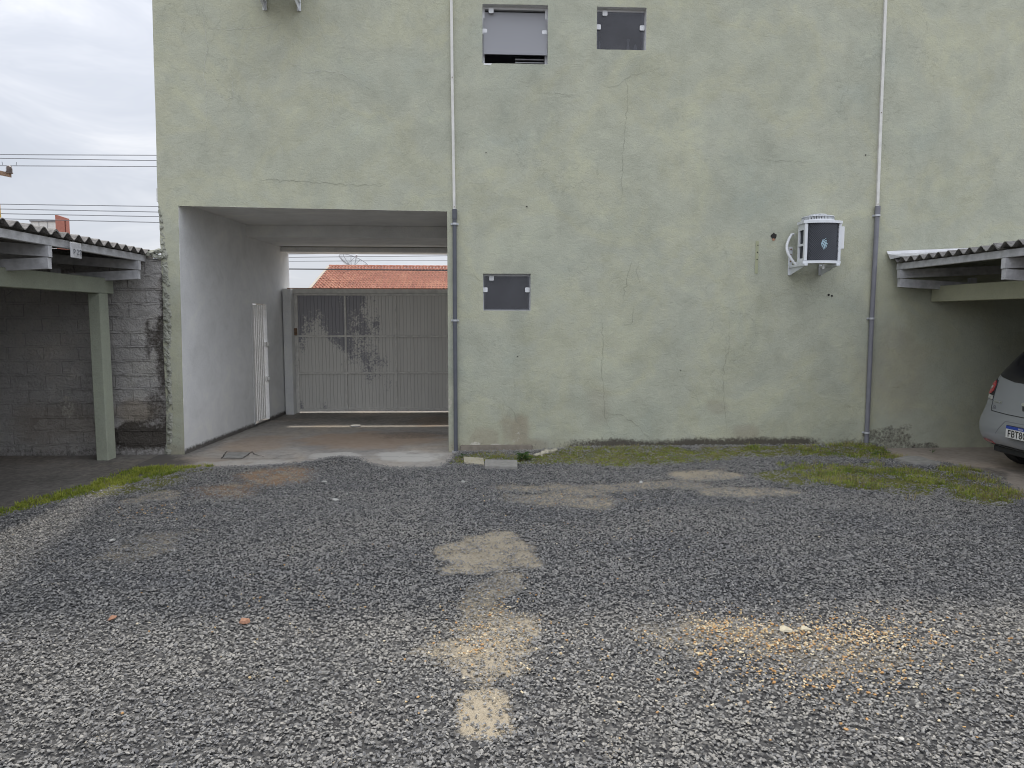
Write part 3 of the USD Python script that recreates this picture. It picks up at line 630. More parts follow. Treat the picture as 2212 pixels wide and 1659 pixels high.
# windows
def window(a, b, tilt=0.0, sill=False, glass='smoked_glass', clips=True):
    x0, x1, z1, z0 = a[0], b[0], a[2], b[2]
    ft, dp = 0.026, 0.075
    fr = cat_(bx(x0 + 0.001, x0 + ft, YF + dp, YF + dp + 0.05, z0 + 0.001, z1 - 0.001), bx(x1 - ft, x1 - 0.001, YF + dp, YF + dp + 0.05, z0 + 0.001, z1 - 0.001),
              bx(x0 + ft, x1 - ft, YF + dp, YF + dp + 0.05, z1 - ft, z1 - 0.001), bx(x0 + ft, x1 - ft, YF + dp, YF + dp + 0.05, z0 + 0.001, z0 + ft * (0.5 if tilt else 0.8)))
    w = part(bldg, 'window', fr, 'white_alu')
    # reveal of plaster and the dark room behind
    t = 0.02
    rv = cat_(bx(x0 - t, x0, YF + 0.004, YF + 0.16, z0 - t, z1 + t), bx(x1, x1 + t, YF + 0.004, YF + 0.16, z0 - t, z1 + t), bx(x0, x1, YF + 0.004, YF + 0.16, z1, z1 + t), bx(x0, x1, YF + 0.004, YF + 0.16, z0 - t, z0))
    part(w, 'reveal', rv, 'grey_white_paint' if sill else 'green_plaster_plain')
    rm = cat_(bx(x0 - 0.3, x1 + 0.3, YF + 1.4, YF + 1.45, z0 - 0.6, z1 + 0.4), bx(x0 - 0.3, x0 - 0.25, YF + 0.17, YF + 1.4, z0 - 0.6, z1 + 0.4), bx(x1 + 0.25, x1 + 0.3, YF + 0.17, YF + 1.4, z0 - 0.6, z1 + 0.4),
              bx(x0 - 0.3, x1 + 0.3, YF + 0.17, YF + 1.4, z1 + 0.35, z1 + 0.4), bx(x0 - 0.3, x1 + 0.3, YF + 0.17, YF + 1.4, z0 - 0.6, z0 - 0.55))
    part(w, 'room', rm, 'room_dark')
    zm = z0 + (z1 - z0) * (0.57 if not tilt else 0.565)
    ph = z1 - ft - (z0 + (0.02 if not tilt else 0.0))
    if tilt:
        zb = z0 + 0.10
        g = bx(x0 + 0.012, x1 - 0.006, -0.005, 0.005, zb, z1 - 0.05)
        g = rot(g, [1, 0, 0], -tilt, (0, 0, zm)); g = mv(g, y=YF + dp - 0.02)
    else:
        g = bx(x0 + 0.012, x1 - 0.012, YF + dp - 0.012, YF + dp - 0.002, z0 + 0.012, z1 - 0.03)
    part(w, 'pane', g, glass)
    def clip(cx, cz, side):
        c = Polygon([(-0.028, -0.028), (0.028, -0.028), (0.028, 0.028), (-0.028, 0.028)]).buffer(-0.012).buffer(0.012)
        c = extrude(c, 0.014); rot(c, [1, 0, 0], 90)
        return mv(c, cx, YF + dp - 0.013, cz)
    for cx_, cz_ in ((x0 + 0.026, zm), (x1 - 0.034, zm), (x0 + 0.10, z1 - 0.05)):
        part(w, 'hinge_clip', clip(cx_, cz_, 0), 'white_plastic')
    return w, (x0, x1, z0, z1)
wa, ra = window(*w1, tilt=9.0, sill=True, glass='frosted_glass')
wb, rb = window(*w2, glass='smoked_glass', sill=True)
wc, rc = window(*w3, glass='smoked_glass', sill=True)
# lower sash seen through the gap of the tilted pane
x0, x1, z0, z1 = ra
part(wa, 'slide_rail', cat_(bx(x0 + 0.38, x1 - 0.03, YF + 0.13, YF + 0.15, z0 + 0.055, z0 + 0.065), bx(x0 + 0.38, x1 - 0.03, YF + 0.13, YF + 0.15, z0 + 0.09, z0 + 0.10)), 'white_alu')

# things standing inside on the right-hand upper sill
x0, x1, z0, z1 = rb
def bottle(dx, prof, m, label, cat):
    o = lathe(prof, 20)
    single(cat, mv(o, x0 + dx, YF + 0.135, z0 + 0.0), m, label, cat, smooth=40)
bottle(0.390, [(0.0, 0), (0.020, 0), (0.018, 0.05), (0.011, 0.11), (0.012, 0.145), (0.018, 0.152), (0.019, 0.163), (0.012, 0.172), (0, 0.174)], 'white_plastic', 'slim pale bottle with a round cap standing behind the upper small window pane', 'bottle')
bottle(0.475, [(0.0, 0), (0.019, 0), (0.019, 0.07), (0.012, 0.10), (0.004, 0.115), (0, 0.116)], 'white_enamel', 'squat pale tube standing right of the slim bottle behind the window pane', 'tube')
bottle(0.055, [(0.0, 0), (0.012, 0), (0.012, 0.10), (0.006, 0.125), (0.010, 0.135), (0, 0.14)], 'white_enamel', 'narrow pale bottle at the left end of the small upper window sill', 'bottle')

# cracks in the plaster, each a thin recessed-looking line
def crack(pts, w=0.0045, m='crack_dark', seed=0, y=YF):
    q = np.array([at_y(u, v, y)[[0, 2]] for u, v in pts])
    out = [q[0]]
    r = np.random.default_rng(seed)
    for a, b in zip(q[:-1], q[1:]):
        n = max(2, int(np.linalg.norm(b - a) / 0.035))
        t = np.linspace(0, 1, n + 1)[1:]
        p = a + (b - a) * t[:, None]
        p[:-1] += r.normal(0, 0.008, (n - 1, 2))
        out += list(p)
    q = np.array(out)
    d = np.gradient(q, axis=0); d /= np.maximum(np.linalg.norm(d, axis=1, keepdims=True), 1e-9)
    nrm = np.stack([-d[:, 1], d[:, 0]], 1)
    ww = 0.72 * w * (0.35 + 0.9 * r.random(len(q)))[:, None] * np.sin(np.linspace(0.12, np.pi - 0.12, len(q)))[:, None] ** 0.5
    yy_ = y + (noise2(q[:, 0], q[:, 1], 1.3, 82) - 0.5) * 0.030 + (noise2(q[:, 0], q[:, 1], 6.0, 85) - 0.5) * 0.012 - 0.0035
    A, B = q - nrm * ww / 2, q + nrm * ww / 2
    part(bldg, 'crack', quad_strip(np.column_stack([A[:, 0], yy_, A[:, 1]]), np.column_stack([B[:, 0], yy_, B[:, 1]])), m)
for k, (p, w, m) in enumerate([
    ([(1350, 168), (1356, 190), (1356, 225), (1348, 290), (1344, 345), (1346, 372), (1341, 440)], 0.0045, 'crack_dark'),
    ([(1305, 185), (1330, 186), (1352, 170), (1362, 165), (1395, 155)], 0.004, 'crack_dark'),
    ([(560, 388), (640, 392), (740, 397), (826, 401)], 0.006, 'crack_dark'),
    ([(1369, 555), (1353, 610), (1345, 655)], 0.0045, 'crack_dark'),
    ([(1370, 660), (1364, 700), (1350, 702), (1344, 699)], 0.005, 'crack_dark'),
    ([(1298, 690), (1303, 740), (1300, 800), (1306, 870), (1305, 895), (1318, 930), (1332, 952)], 0.005, 'crack_dark'),
    ([(1310, 890), (1340, 895), (1370, 915), (1395, 940), (1417, 952)], 0.005, 'crack_dark'),
    ([(1575, 690), (1577, 730), (1562, 800), (1562, 830), (1566, 900), (1570, 950)], 0.004, 'crack_dark'),
    ([(1380, 565), (1375, 590), (1384, 615)], 0.003, 'crack_dark'),
    ([(1085, 860), (1110, 890), (1128, 935), (1150, 955)], 0.004, 'crack_dark'),
    ([(1478, 835), (1500, 850), (1510, 872), (1515, 890)], 0.003, 'crack_dark'),
    ([(1016, 590), (1032, 603), (1043, 607), (1044, 614)], 0.004, 'crack_dark'),
    ([(1160, 200), (1240, 205), (1190, 212)], 0.003, 'crack_dark'),
    ([(440, 0), (442, 60), (446, 100), (441, 150), (447, 230), (443, 300)], 0.006, 'crack_pale'),
    ([(446, 62), (500, 64), (560, 60), (610, 50)], 0.005, 'crack_pale'),
    ([(600, 100), (612, 125), (640, 140), (665, 158), (700, 152), (740, 160), (770, 175), (810, 200)], 0.006, 'crack_pale'),
    ([(500, 150), (505, 210), (490, 216), (470, 205), (450, 195)], 0.005, 'crack_pale'),
    ([(510, 200), (540, 235), (560, 262), (575, 268)], 0.005, 'crack_pale'),
    ([(595, 290), (605, 305), (612, 345)], 0.005, 'crack_pale'),
    ([(718, 175), (720, 250), (722, 300)], 0.005, 'crack_pale'),
    ([(771, 240), (773, 290), (790, 325), (806, 360)], 0.005, 'crack_pale'),
    ([(680, 0), (690, 50), (712, 118)], 0.005, 'crack_pale'),
    ([(920, 210), (935, 240), (945, 262)], 0.004, 'crack_pale'),
    ([(1640, 345), (1700, 348), (1750, 352)], 0.004, 'crack_dark')]):
    crack(p, w, m, 300 + k)
# bolt marks, the ghost of an old bracket, a pipe hole
def facade_y(x, z):
    x, z = np.atleast_1d(float(x)), np.atleast_1d(float(z))
    return float((YF + (noise2(x, z, 1.3, 82) - 0.5) * 0.030 + (noise2(x, z, 6.0, 85) - 0.5) * 0.012)[0])
def disc_on_wall(u, v, ru, m, name, seed=0, irregular=0.25):
    c = at_y(u, v, YF); r = ru * YF / FPX; rr = np.random.default_rng(seed)
    a = np.linspace(0, 2 * np.pi, 12, endpoint=False)
    rad = r * (1 + irregular * (rr.random(12) - 0.5) * 2)
    pts = np.column_stack([c[0] + rad * np.cos(a), np.full(12, facade_y(c[0], c[2]) - 0.004), c[2] + rad * np.sin(a)])
    ctr = pts.mean(0)
    V = np.vstack([ctr, pts]); F = [[0, 1 + (k + 1) % 12, 1 + k] for k in range(12)]
    part(bldg, name, trimesh.Trimesh(V, F, process=False), m)
disc_on_wall(1671, 510, 6.3, 'hole_dark', 'pipe_hole', 1)
disc_on_wall(1671, 517, 3.4, 'brick_chip', 'pipe_hole_rim', 6)
for k, (u, v, r) in enumerate([(1637, 530, 1.3), (1636, 545, 1.3), (1635.5, 560.5, 1.3), (1790, 637, 2.6), (1797, 639, 2.2), (1138, 446, 1.6), (1050, 330, 1.2), (1711, 540, 1.4), (1710, 559, 1.2), (1595, 970, 3.0), (1118, 770, 1.3), (1470, 800, 1.2), (1870, 335, 1.5)]):
    disc_on_wall(u, v, r, 'hole_dark', 'bolt_hole', 20 + k)
gm = np.array([at_y(1632.5, 521, YF), at_y(1639, 521, YF), at_y(1636.5, 591, YF), at_y(1630, 591, YF)])
yq = np.array([facade_y(p[0], p[2]) for p in gm]) - 0.0045
part(bldg, 'bracket_mark', trimesh.Trimesh(np.column_stack([gm[:, 0], yq, gm[:, 2]]), [[0, 2, 1], [0, 3, 2]], process=False), 'ghost_mark')

# ------------------------------------------------------------------ sliding gate of the drive-through
GY = 11.86
gate = thing('gate', 'closed grey steel gate of narrow vertical boards with flaking paint in the drive-through', 'gate', (0, 0, 0))
gx0, gx1, gz0, gz1 = -2.955, X_OR - 0.03, 0.045, 1.992
pitch = 0.0585
nb = int((gx1 - gx0) / pitch)
for k in range(nb):
    x0 = gx0 + k * pitch
    j = float(rng.uniform(-0.002, 0.002))
    part(gate, 'board', bx(x0 + 0.0011, x0 + pitch - 0.0011, GY + 0.012 + j, GY + 0.024 + j, gz0 + 0.02, gz1 - 0.01, 0.0012), 'flaking_paint')
part(gate, 'backing_sheet', bx(gx0, gx1, GY + 0.032, GY + 0.036, gz0 + 0.02, gz1), 'pvc_grey')
for z in (0.672, 1.288):
    part(gate, 'rail', bx(gx0, gx1, GY - 0.018, GY + 0.009, z - 0.016, z + 0.016, 0.004), 'gate_rail')
part(gate, 'rail', bx(gx0 - 0.01, gx1, GY - 0.02, GY + 0.03, gz0 - 0.02, gz0 + 0.025, 0.004), 'gate_rail')
part(gate, 'rail', bx(gx0 - 0.01, gx1, GY - 0.02, GY + 0.03, gz1 - 0.035, gz1, 0.004), 'gate_rail')
for x in (gx0 + 0.012, -2.152, -1.322):
    part(gate, 'upright', bx(x - 0.016, x + 0.016, GY - 0.0195, GY + 0.008, gz0 + 0.026, gz1 - 0.036, 0.004), 'gate_rail')
part(gate, 'guide_channel', cat_(bx(-3.10, gx1 + 0.05, GY - 0.05, GY + 0.055, 1.994, 2.058, 0.006), bx(-3.10, gx1 + 0.05, GY - 0.062, GY - 0.0505, 2.046, 2.064)), 'gate_rail')
part(gate, 'guide_lip', bx(-3.08, gx1 + 0.05, GY - 0.052, GY - 0.03, 2.066, 2.078), 'brick_chip')
part(gate, 'lock_post', bx(-2.985, -2.945, GY - 0.010, GY + 0.035, 0.0, 1.99, 0.003), 'gate_rail')
part(gate, 'lock_box', bx(-2.984, -2.94, GY - 0.055, GY - 0.02, 1.30, 1.42, 0.006), 'rust_metal')
for z in (0.80, 0.88):
    part(gate, 'latch', bx(-2.985, -2.93, GY - 0.05, GY - 0.03, z, z + 0.02, 0.003), 'gate_rail')
cv = at_z(768, 921)
single('drain_cover', mv(extrude(Point(0, 0).buffer(0.075), 0.012), cv[0], cv[1], 0.004), 'cover_iron', 'small round pale drain cover set in the drive-through floor', 'drain cover')

# ------------------------------------------------------------------ downpipes on the facade
def downpipe(pts_top, pts_bot, w_top, r, m, label):
    t = thing('downpipe', label, 'downpipe')
    def P(u, v, off): 
        p = at_y(u, v, YF); p[1] = YF - off; return p
    A = [P(*q, 0.022) for q in pts_top]
    for k, (a, b) in enumerate(zip(A[:-1], A[1:])):
        V = []
        for p in (a, b):
            V += [[p[0] - w_top / 2, YF - 0.026, p[2]], [p[0] + w_top / 2, YF - 0.026, p[2]], [p[0] + w_top / 2, YF + 0.010, p[2]], [p[0] - w_top / 2, YF + 0.010, p[2]]]
        mm = trimesh.convex.convex_hull(np.array(V) + np.array([0, -0.001 * (k % 2), 0]))
        part(t, 'conduit', mm, 'conduit_white')
        e = A[k + 1]
        for dz in (0.04,):
            part(t, 'screw', mv(rot(trimesh.creation.cylinder(0.005, 0.004, sections=8), [1, 0, 0], 90), e[0], YF - 0.029, e[2] + dz), 'rust_metal')
    B = np.array([P(*q, 0.030) for q in pts_bot])
    part(t, 'pipe', tube(B, r, 16), m, smooth=40)
    c = B[0]
    part(t, 'socket', tube([c + [0, 0, 0.01], c - [0, 0, 0.10]], r + 0.004, 16), m, smooth=40)
    for v in clampv:
        f = np.interp(v, [q[1] for q in pts_bot], np.arange(len(pts_bot)))
        i = int(min(f, len(pts_bot) - 2)); p = B[i] + (B[i + 1] - B[i]) * (f - i)
        ring = trimesh.creation.annulus(r + 0.0045, r + 0.007, 0.022, sections=20)
        part(t, 'clamp', cat_(mv(ring, *p), bx(p[0] - r - 0.02, p[0] + r + 0.02, YF - 0.012, YF + 0.01, p[2] - 0.011, p[2] + 0.011)), 'clamp_metal')
    return t, B
clampv = [484, 692, 975]
downpipe([(974.5, -40), (977, 176.5), (981.5, 455)], [(982, 455), (983, 700), (985, 981)], 0.030, 0.024, 'pvc_dark', 'dark grey downpipe with a white conduit above it beside the drive-through opening')
clampv = [466, 688, 933]
downpipe([(1913, -40), (1901, 252), (1893.5, 449)], [(1893, 448), (1880, 690), (1868, 972)], 0.032, 0.027, 'pvc_grey', 'light grey downpipe with a white conduit above it between cooling unit and carport')

# ------------------------------------------------------------------ cooling units on brackets
def cooler(o, label, group=None):
    t = thing('cooling_unit', label, 'air conditioner', o)
    W, D, HH, Y0 = 0.425, 0.17, 0.450, -0.19             # width, depth, height, gap to the wall
    yb, yf = Y0, Y0 - D
    bow = 0.075
    def plan(w, d, bow, inset=0.0):
        a = np.linspace(-1, 1, 17)
        front = [(x * (w / 2 - inset), yf + inset - bow * (1 - x * x)) for x in a]
        return Polygon(front + [(w / 2 - inset, yb - inset), (-w / 2 + inset, yb - inset)])
    part(t, 'base_plate', extrude(plan(W + 0.02, D, bow), 0.030, 0.0), 'white_enamel')
    part(t, 'top_plate', extrude(plan(W + 0.03, D, bow), 0.030, HH), 'white_enamel')
    # curved black guard of diamond mesh before a dark coil
    a = np.linspace(-1, 1, 41)
    gx = a * (W / 2 - 0.033)
    def fy(x): return yf - bow * (1 - (x / (W / 2)) ** 2) + 0.006
    zs_ = np.array([0.03, HH])
    co = np.stack([np.column_stack([gx, fy(gx) + 0.022, np.full_like(gx, z)]) for z in zs_], 1)
    part(t, 'coil', grid_mesh(co), 'coil_dark', smooth=True)
    bars = []
    gw = 2 * (W / 2 - 0.033); step = 0.0155
    for s in (-1, 1):
        c0 = -HH if s > 0 else 0.0
        for k in np.arange(-gw / 2 - HH, gw / 2 + HH, 0.019):
            # line x = k + s * 0.8 * (z - HH/2)
            z = np.linspace(0.03, HH, 9); x = k + s * 0.75 * (z - HH / 2)
            ok = (x > -gw / 2) & (x < gw / 2)
            if ok.sum() < 2: continue
            z, x = z[ok], x[ok]
            y = fy(x)
            bars.append(quad_strip(np.column_stack([x - 0.0026, y, z]), np.column_stack([x + 0.0026, y, z])))
    part(t, 'mesh_guard', cat_(*bars), 'mesh_black')
    # pale bluish diamond of small plates on the mesh
    blue_bits = []
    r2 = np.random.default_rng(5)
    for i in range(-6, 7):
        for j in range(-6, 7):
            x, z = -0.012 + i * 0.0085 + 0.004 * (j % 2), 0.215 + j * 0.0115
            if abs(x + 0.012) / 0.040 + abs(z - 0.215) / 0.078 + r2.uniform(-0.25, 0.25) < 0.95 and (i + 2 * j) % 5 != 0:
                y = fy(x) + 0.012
                y = fy(x) - 0.002; blue_bits.append(bx(x - 0.0036, x + 0.0036, y, y + 0.002, z - 0.005, z + 0.005))
    part(t, 'bare_fins', cat_(*blue_bits), 'pale_blue')
    for s in (-1, 1):                                     # corner posts
        x0, x1 = (-W / 2, -W / 2 + 0.034) if s < 0 else (W / 2 - 0.034, W / 2)
        part(t, 'corner_post', bx(x0, x1, yf - 0.012, yf + 0.03, 0.031, HH - 0.001, 0.004), 'white_enamel')
        part(t, 'corner_post', bx(x0 if s < 0 else x1 - 0.03, x0 + 0.03 if s < 0 else x1, yb - 0.03, yb, 0.031, HH - 0.001, 0.003), 'white_enamel')
    part(t, 'side_grid', cat_(bx(-W / 2, -W / 2 + 0.012, yf + 0.03, yb - 0.03, 0.031, 0.06), bx(-W / 2, -W / 2 + 0.012, yf + 0.03, yb - 0.03, 0.20, 0.225), bx(-W / 2, -W / 2 + 0.012, yf + 0.03, yb - 0.03, 0.38, HH - 0.001)), 'white_enamel')
    part(t, 'inner_case', bx(-W / 2 + 0.02, W / 2 - 0.03, yf + 0.03, yb - 0.01, 0.032, HH - 0.002), 'coil_dark')
    part(t, 'service_cover', bx(W / 2 + 0.0005, W / 2 + 0.045, yf + 0.005, yb - 0.06, 0.165, HH - 0.03, 0.006), 'white_plastic')
    # domed fan guard with radial slats
    R0 = 0.182; cy = yf + R0 - 0.045
    ring = lathe([(R0 - 0.02, 0), (R0, 0.0), (R0, 0.016), (R0 - 0.008, 0.020), (R0 - 0.02, 0.016), (R0 - 0.02, 0)], 40)
    part(t, 'fan_ring', mv(ring, 0, cy, HH + 0.030), 'white_enamel', smooth=40)
    sl = []
    arc = [(R0 - 0.004, 0.016), (R0 - 0.006, 0.040), (R0 - 0.018, 0.058), (R0 - 0.045, 0.070), (0.08, 0.080)]
    for k in range(64):
        b = quad_strip([[q, -0.0032, z] for q, z in arc], [[q, 0.0032, z] for q, z in arc])
        b2 = quad_strip([[q, 0.0, z] for q, z in arc], [[q - 0.010, 0.0, z - 0.006] for q, z in arc])
        sl.append(rot(cat_(b, b2), [0, 0, 1], 360.0 * k / 64))
    part(t, 'fan_guard', mv(cat_(*sl), 0, cy, HH + 0.030), 'white_enamel')
    for q, z in ((R0 - 0.010, 0.052), (0.09, 0.078)):
        part(t, 'guard_ring', mv(lathe([(q - 0.006, z), (q + 0.005, z), (q + 0.003, z + 0.007), (q - 0.006, z + 0.006), (q - 0.006, z)], 40), 0, cy, HH + 0.030), 'white_enamel', smooth=40)
    part(t, 'fan_hub', mv(lathe([(0, 0.06), (0.07, 0.06), (0.08, 0.078), (0.06, 0.086), (0, 0.09)], 24), 0, cy, HH + 0.028), 'white_enamel', smooth=40)
    part(t, 'fan_well', mv(lathe([(0, 0.002), (R0 - 0.026, 0.002), (R0 - 0.034, 0.036), (0, 0.05)], 32), 0, cy, HH + 0.030), 'coil_dark')
    # wall bracket: two triangular arms on wall straps
    for x in (-0.21, 0.165):
        part(t, 'bracket_strap', bx(x - 0.022, x + 0.022, -0.016, 0.0, -0.115, 0.22, 0.003), 'white_enamel')
        part(t, 'bracket_arm', bx(x - 0.020, x + 0.020, -0.42, -0.005, -0.030, -0.002, 0.003), 'white_enamel')
        web = np.array([[x - 0.003, -0.015, -0.03], [x - 0.003, -0.40, -0.03], [x - 0.003, -0.015, -0.115]])
        part(t, 'bracket_web', trimesh.convex.convex_hull(np.vstack([web, web + [0.006, 0, 0]])), 'white_enamel')
        for z in (0.05, 0.13, 0.19):
            part(t, 'bolt', mv(rot(trimesh.creation.cylinder(0.009, 0.012, sections=6), [1, 0, 0], 90), x, -0.02, z), 'rust_metal')
    part(t, 'drain_spout', tube([[0.02, -0.36, 0.0], [0.02, -0.36, -0.06]], [0.014, 0.013], 10), 'white_plastic', smooth=40)
    # white insulated pipe bending round the left side
    s = np.linspace(0, 1, 24)
    hp = np.column_stack([-W / 2 - 0.012 - 0.072 * np.sin(np.pi * s), -0.05 - 0.10 * s, 0.02 + 0.34 * (1 - s) + 0.0 * s])
    hp = np.vstack([[[-W / 2 + 0.02, -0.03, 0.365]], hp, [[-W / 2 + 0.02, -0.19, -0.008]]])
    part(t, 'insulated_pipe', tube(hp, 0.016, 10), 'white_plastic', smooth=60)
    return t
c0 = at_y(1782, 568, 7.86)
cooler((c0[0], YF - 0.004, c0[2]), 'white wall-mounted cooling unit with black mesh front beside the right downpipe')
c1 = at_y(590, -3, 7.86)
cooler((c1[0], YF - 0.004, c1[2] + 0.17), 'cooling unit high on the wall above the drive-through, only its underside in view')

# ------------------------------------------------------------------ end wall of concrete blocks, rough mortar joint
wall = thing('block_wall', 'rough grey concrete block wall with black damp stains beside the green building', 'wall')
CH, BL, BH = 0.163, 0.39, 0.118
BWX0, BWX1, BWY = -9.15, at_y(359, 800, YF)[0], YF + 0.010
def block_wear(x, z):
    x, z = np.asarray(x, float), np.asarray(z, float)
    k = YF / FPX
    def b(u, v, ru, rv, seed, amp=0.8):
        c = at_y(u, v, YF); return blob(x, z, c[0], c[2], ru * k, rv * k, seed, amp, 5.0)
    m = np.maximum.reduce([0.95 * b(355, 690, 14, 70, 131), 0.9 * b(348, 760, 16, 110, 132), 0.8 * b(352, 640, 10, 60, 143), 0.75 * b(320, 730, 12, 60, 133), 0.75 * b(345, 880, 40, 60, 134), b(310, 945, 100, 42, 135), 0.9 * b(365, 940, 20, 50, 136), 0.62 * sstep(0.25, 0.0, z) + 0 * x,
                           0.45 * b(338, 560, 14, 16, 137)])
    br = np.maximum.reduce([0.8 * b(290, 890, 60, 30, 138), 0.5 * b(120, 920, 110, 60, 139), 0.4 * b(350, 620, 20, 14, 140)])
    pale = np.maximum(0.5 * b(140, 880, 30, 40, 141), 0.35 * b(260, 760, 50, 200, 142))
    return np.stack([m * 0.72, br, pale], -1)
def wall_top(x): return 2.275 + (-(x + 3.7)) * 0.075
bxs, bzs = np.arange(BWX0, BWX1 + 0.001, 0.10), np.linspace(-0.08, 2.26, 36)
GX2, GZ2 = np.meshgrid(np.append(bxs, BWX1), bzs, indexing='ij')
bk = part(wall, 'mortar', grid_mesh(np.stack([GX2, BWY + 0.008 + (noise2(GX2, GZ2, 8, 151) - 0.5) * 0.012, GZ2], -1)), 'block_mortar', smooth=True)
primvar(bk, 'wear', block_wear(GX2, GZ2).reshape(-1, 3))
part(wall, 'wall_core', bx(BWX0, BWX1 + 0.10, BWY + 0.03, BWY + 0.15, -0.08, 2.26), 'block_mortar')
gp = Polygon([(-3.72, 2.20), (-3.72, 2.295), (-9.15, 2.295 + 0.07 * 5.43), (-9.15, 2.20)])
gm_ = extrude(gp, 0.12); v = gm_.vertices
gm_ = trimesh.Trimesh(np.column_stack([v[:, 0], BWY + 0.012 + v[:, 2], v[:, 1]]), gm_.faces, process=False); gm_.fix_normals()
part(wall, 'wall_head', gm_, 'block_mortar')
r3 = np.random.default_rng(31)
nblock = 0
for row in range(14):
    z0 = -0.02 + row * CH
    x = BWX1 - (0.0 if row % 2 else BL / 2) + 0.0
    first = True
    xr = BWX1
    while xr > -8.4:
        xl = (BWX1 - BL / 2 if (first and row % 2) else xr - BL); first = False
        n, m = 5, 3
        u = np.linspace(xl + 0.006, xr - 0.006, n); w = np.linspace(z0 - 0.008, z0 + BH + 0.008, m)
        UU, WW = np.meshgrid(u, w, indexing='ij')
        YY = BWY + r3.uniform(-0.004, 0.003) + r3.uniform(-0.006, 0.006, UU.shape)
        WW = WW + r3.uniform(-0.004, 0.004, UU.shape) * (np.array([1, 0.3, 1])[None, :])
        P = np.stack([UU, YY, WW], -1)
        # sides run back into the mortar
        rim = np.vstack([P[:, 0], P[1:, -1][:, :] if False else P[-1, 1:], P[::-1, -1][1:], P[0, ::-1][1:]])
        back = rim + [0, 0.025, 0]
        mesh = cat_(grid_mesh(P), quad_strip(rim, back))
        b = part(wall, 'block', mesh, 'block_concrete')
        primvar(b, 'wear', block_wear(mesh.vertices[:, 0], mesh.vertices[:, 2]))
        nblock += 1
        xr = xl
for row in range(14):
    zj0, zj1 = -0.02 + row * CH + BH + 0.011, -0.02 + (row + 1) * CH - 0.011
    xg = np.arange(-8.4, BWX1, 0.07)
    XX, ZJ = np.meshgrid(np.append(xg, BWX1), np.linspace(zj0, zj1, 3), indexing='ij')
    YJ = BWY - 0.002 + r3.uniform(-0.006, 0.005, XX.shape)
    ZJ = ZJ + r3.uniform(-0.004, 0.004, ZJ.shape)
    P = np.stack([XX, YJ, ZJ], -1)
    mj_ = cat_(grid_mesh(P), quad_strip(P[:, 0], P[:, 0] + [0, 0.02, 0]), quad_strip(P[:, -1], P[:, -1] + [0, 0.02, 0]))
    bj = part(wall, 'bed_joint', mj_, 'block_concrete')
    primvar(bj, 'wear', block_wear(mj_.vertices[:, 0], mj_.vertices[:, 2]))
# ragged mortar squeezed over the edge of the plaster
Rl = [(340, 443), (344, 500), (346, 545), (349, 600), (351, 750), (356, 850), (358, 950), (352, 982)]
Rr = [(343, 443), (353, 483), (358, 520), (363, 551), (368, 594), (370, 700), (372, 800), (374, 900), (374, 945), (370, 982)]
vv = np.linspace(444, 981, 190)
ul, ur = np.interp(vv, [q[1] for q in Rl], [q[0] for q in Rl]), np.interp(vv, [q[1] for q in Rr], [q[0] for q in Rr])
J = 12
P = np.zeros((len(vv), J, 3))
for i, v in enumerate(vv):
    wob = (noise2(np.array([v * 0.12]), np.array([0.3]), 1.0, 161, 3)[0] - 0.5) * 9
    for j in range(J):
        t = j / (J - 1)
        P[i, j] = at_y(ul[i] + (ur[i] + wob - ul[i]) * t, v, YF - 0.006)
bump = np.clip(meshkit.fbm(np.stack([P[..., 0] * 28, P[..., 2] * 28, 0 * P[..., 0]], -1), 4, 162) - 0.30, 0, 1) * 0.075
tt = np.linspace(0, 1, J)[None, :]
P[..., 1] = YF + 0.018 - (bump + 0.012) * (np.sin(np.pi * np.clip(tt, 0.0, 1)) ** 0.45)
mj = grid_mesh(P)
part(bldg, 'rough_mortar', mj, 'raw_mortar')
# broken pieces capping the wall at the roof's end
r5 = np.random.default_rng(77)
def rock(rad, flat=0.6, seed=0, n=18):
    r = np.random.default_rng(seed); p = r.normal(size=(n, 3)); p /= np.linalg.norm(p, axis=1, keepdims=True)
    p *= np.array([1, 0.8, flat]) * rad * r.uniform(0.8, 1.1, (n, 1))
    return trimesh.convex.convex_hull(p)
for k, (u, v, s) in enumerate([(318, 548, 0.05), (330, 545, 0.06), (341, 543, 0.055), (335, 553, 0.05), (346, 556, 0.045)]):
    c = at_y(u, v, YF - 0.01)
    part(wall, 'broken_mortar', mv(rock(s, 0.7, 400 + k), *c), 'raw_mortar')

# ------------------------------------------------------------------ carports
def corrugated(x0, z0, slope, sgn, depth, y0, y1, pitch, amp, ph, lift=0.0):
    """Corrugated sheet: eave along y at x0, running away from the yard (sgn) and rising."""
    n = max(8, int((y1 - y0) / pitch * 10))
    y = np.linspace(y0, y1, n)
    z = amp * np.sin(2 * np.pi * (y - ph) / pitch)
    x = np.linspace(0, depth, 4)
    T = np.stack([np.stack([np.full(n, x0 + sgn * a), y, z0 + lift + slope * a + z], -1) for a in x], 0)
    B = T - [0, 0, 0.008]
    edge = quad_strip(T[0], B[0])
    return cat_(grid_mesh(T), grid_mesh(B), edge)

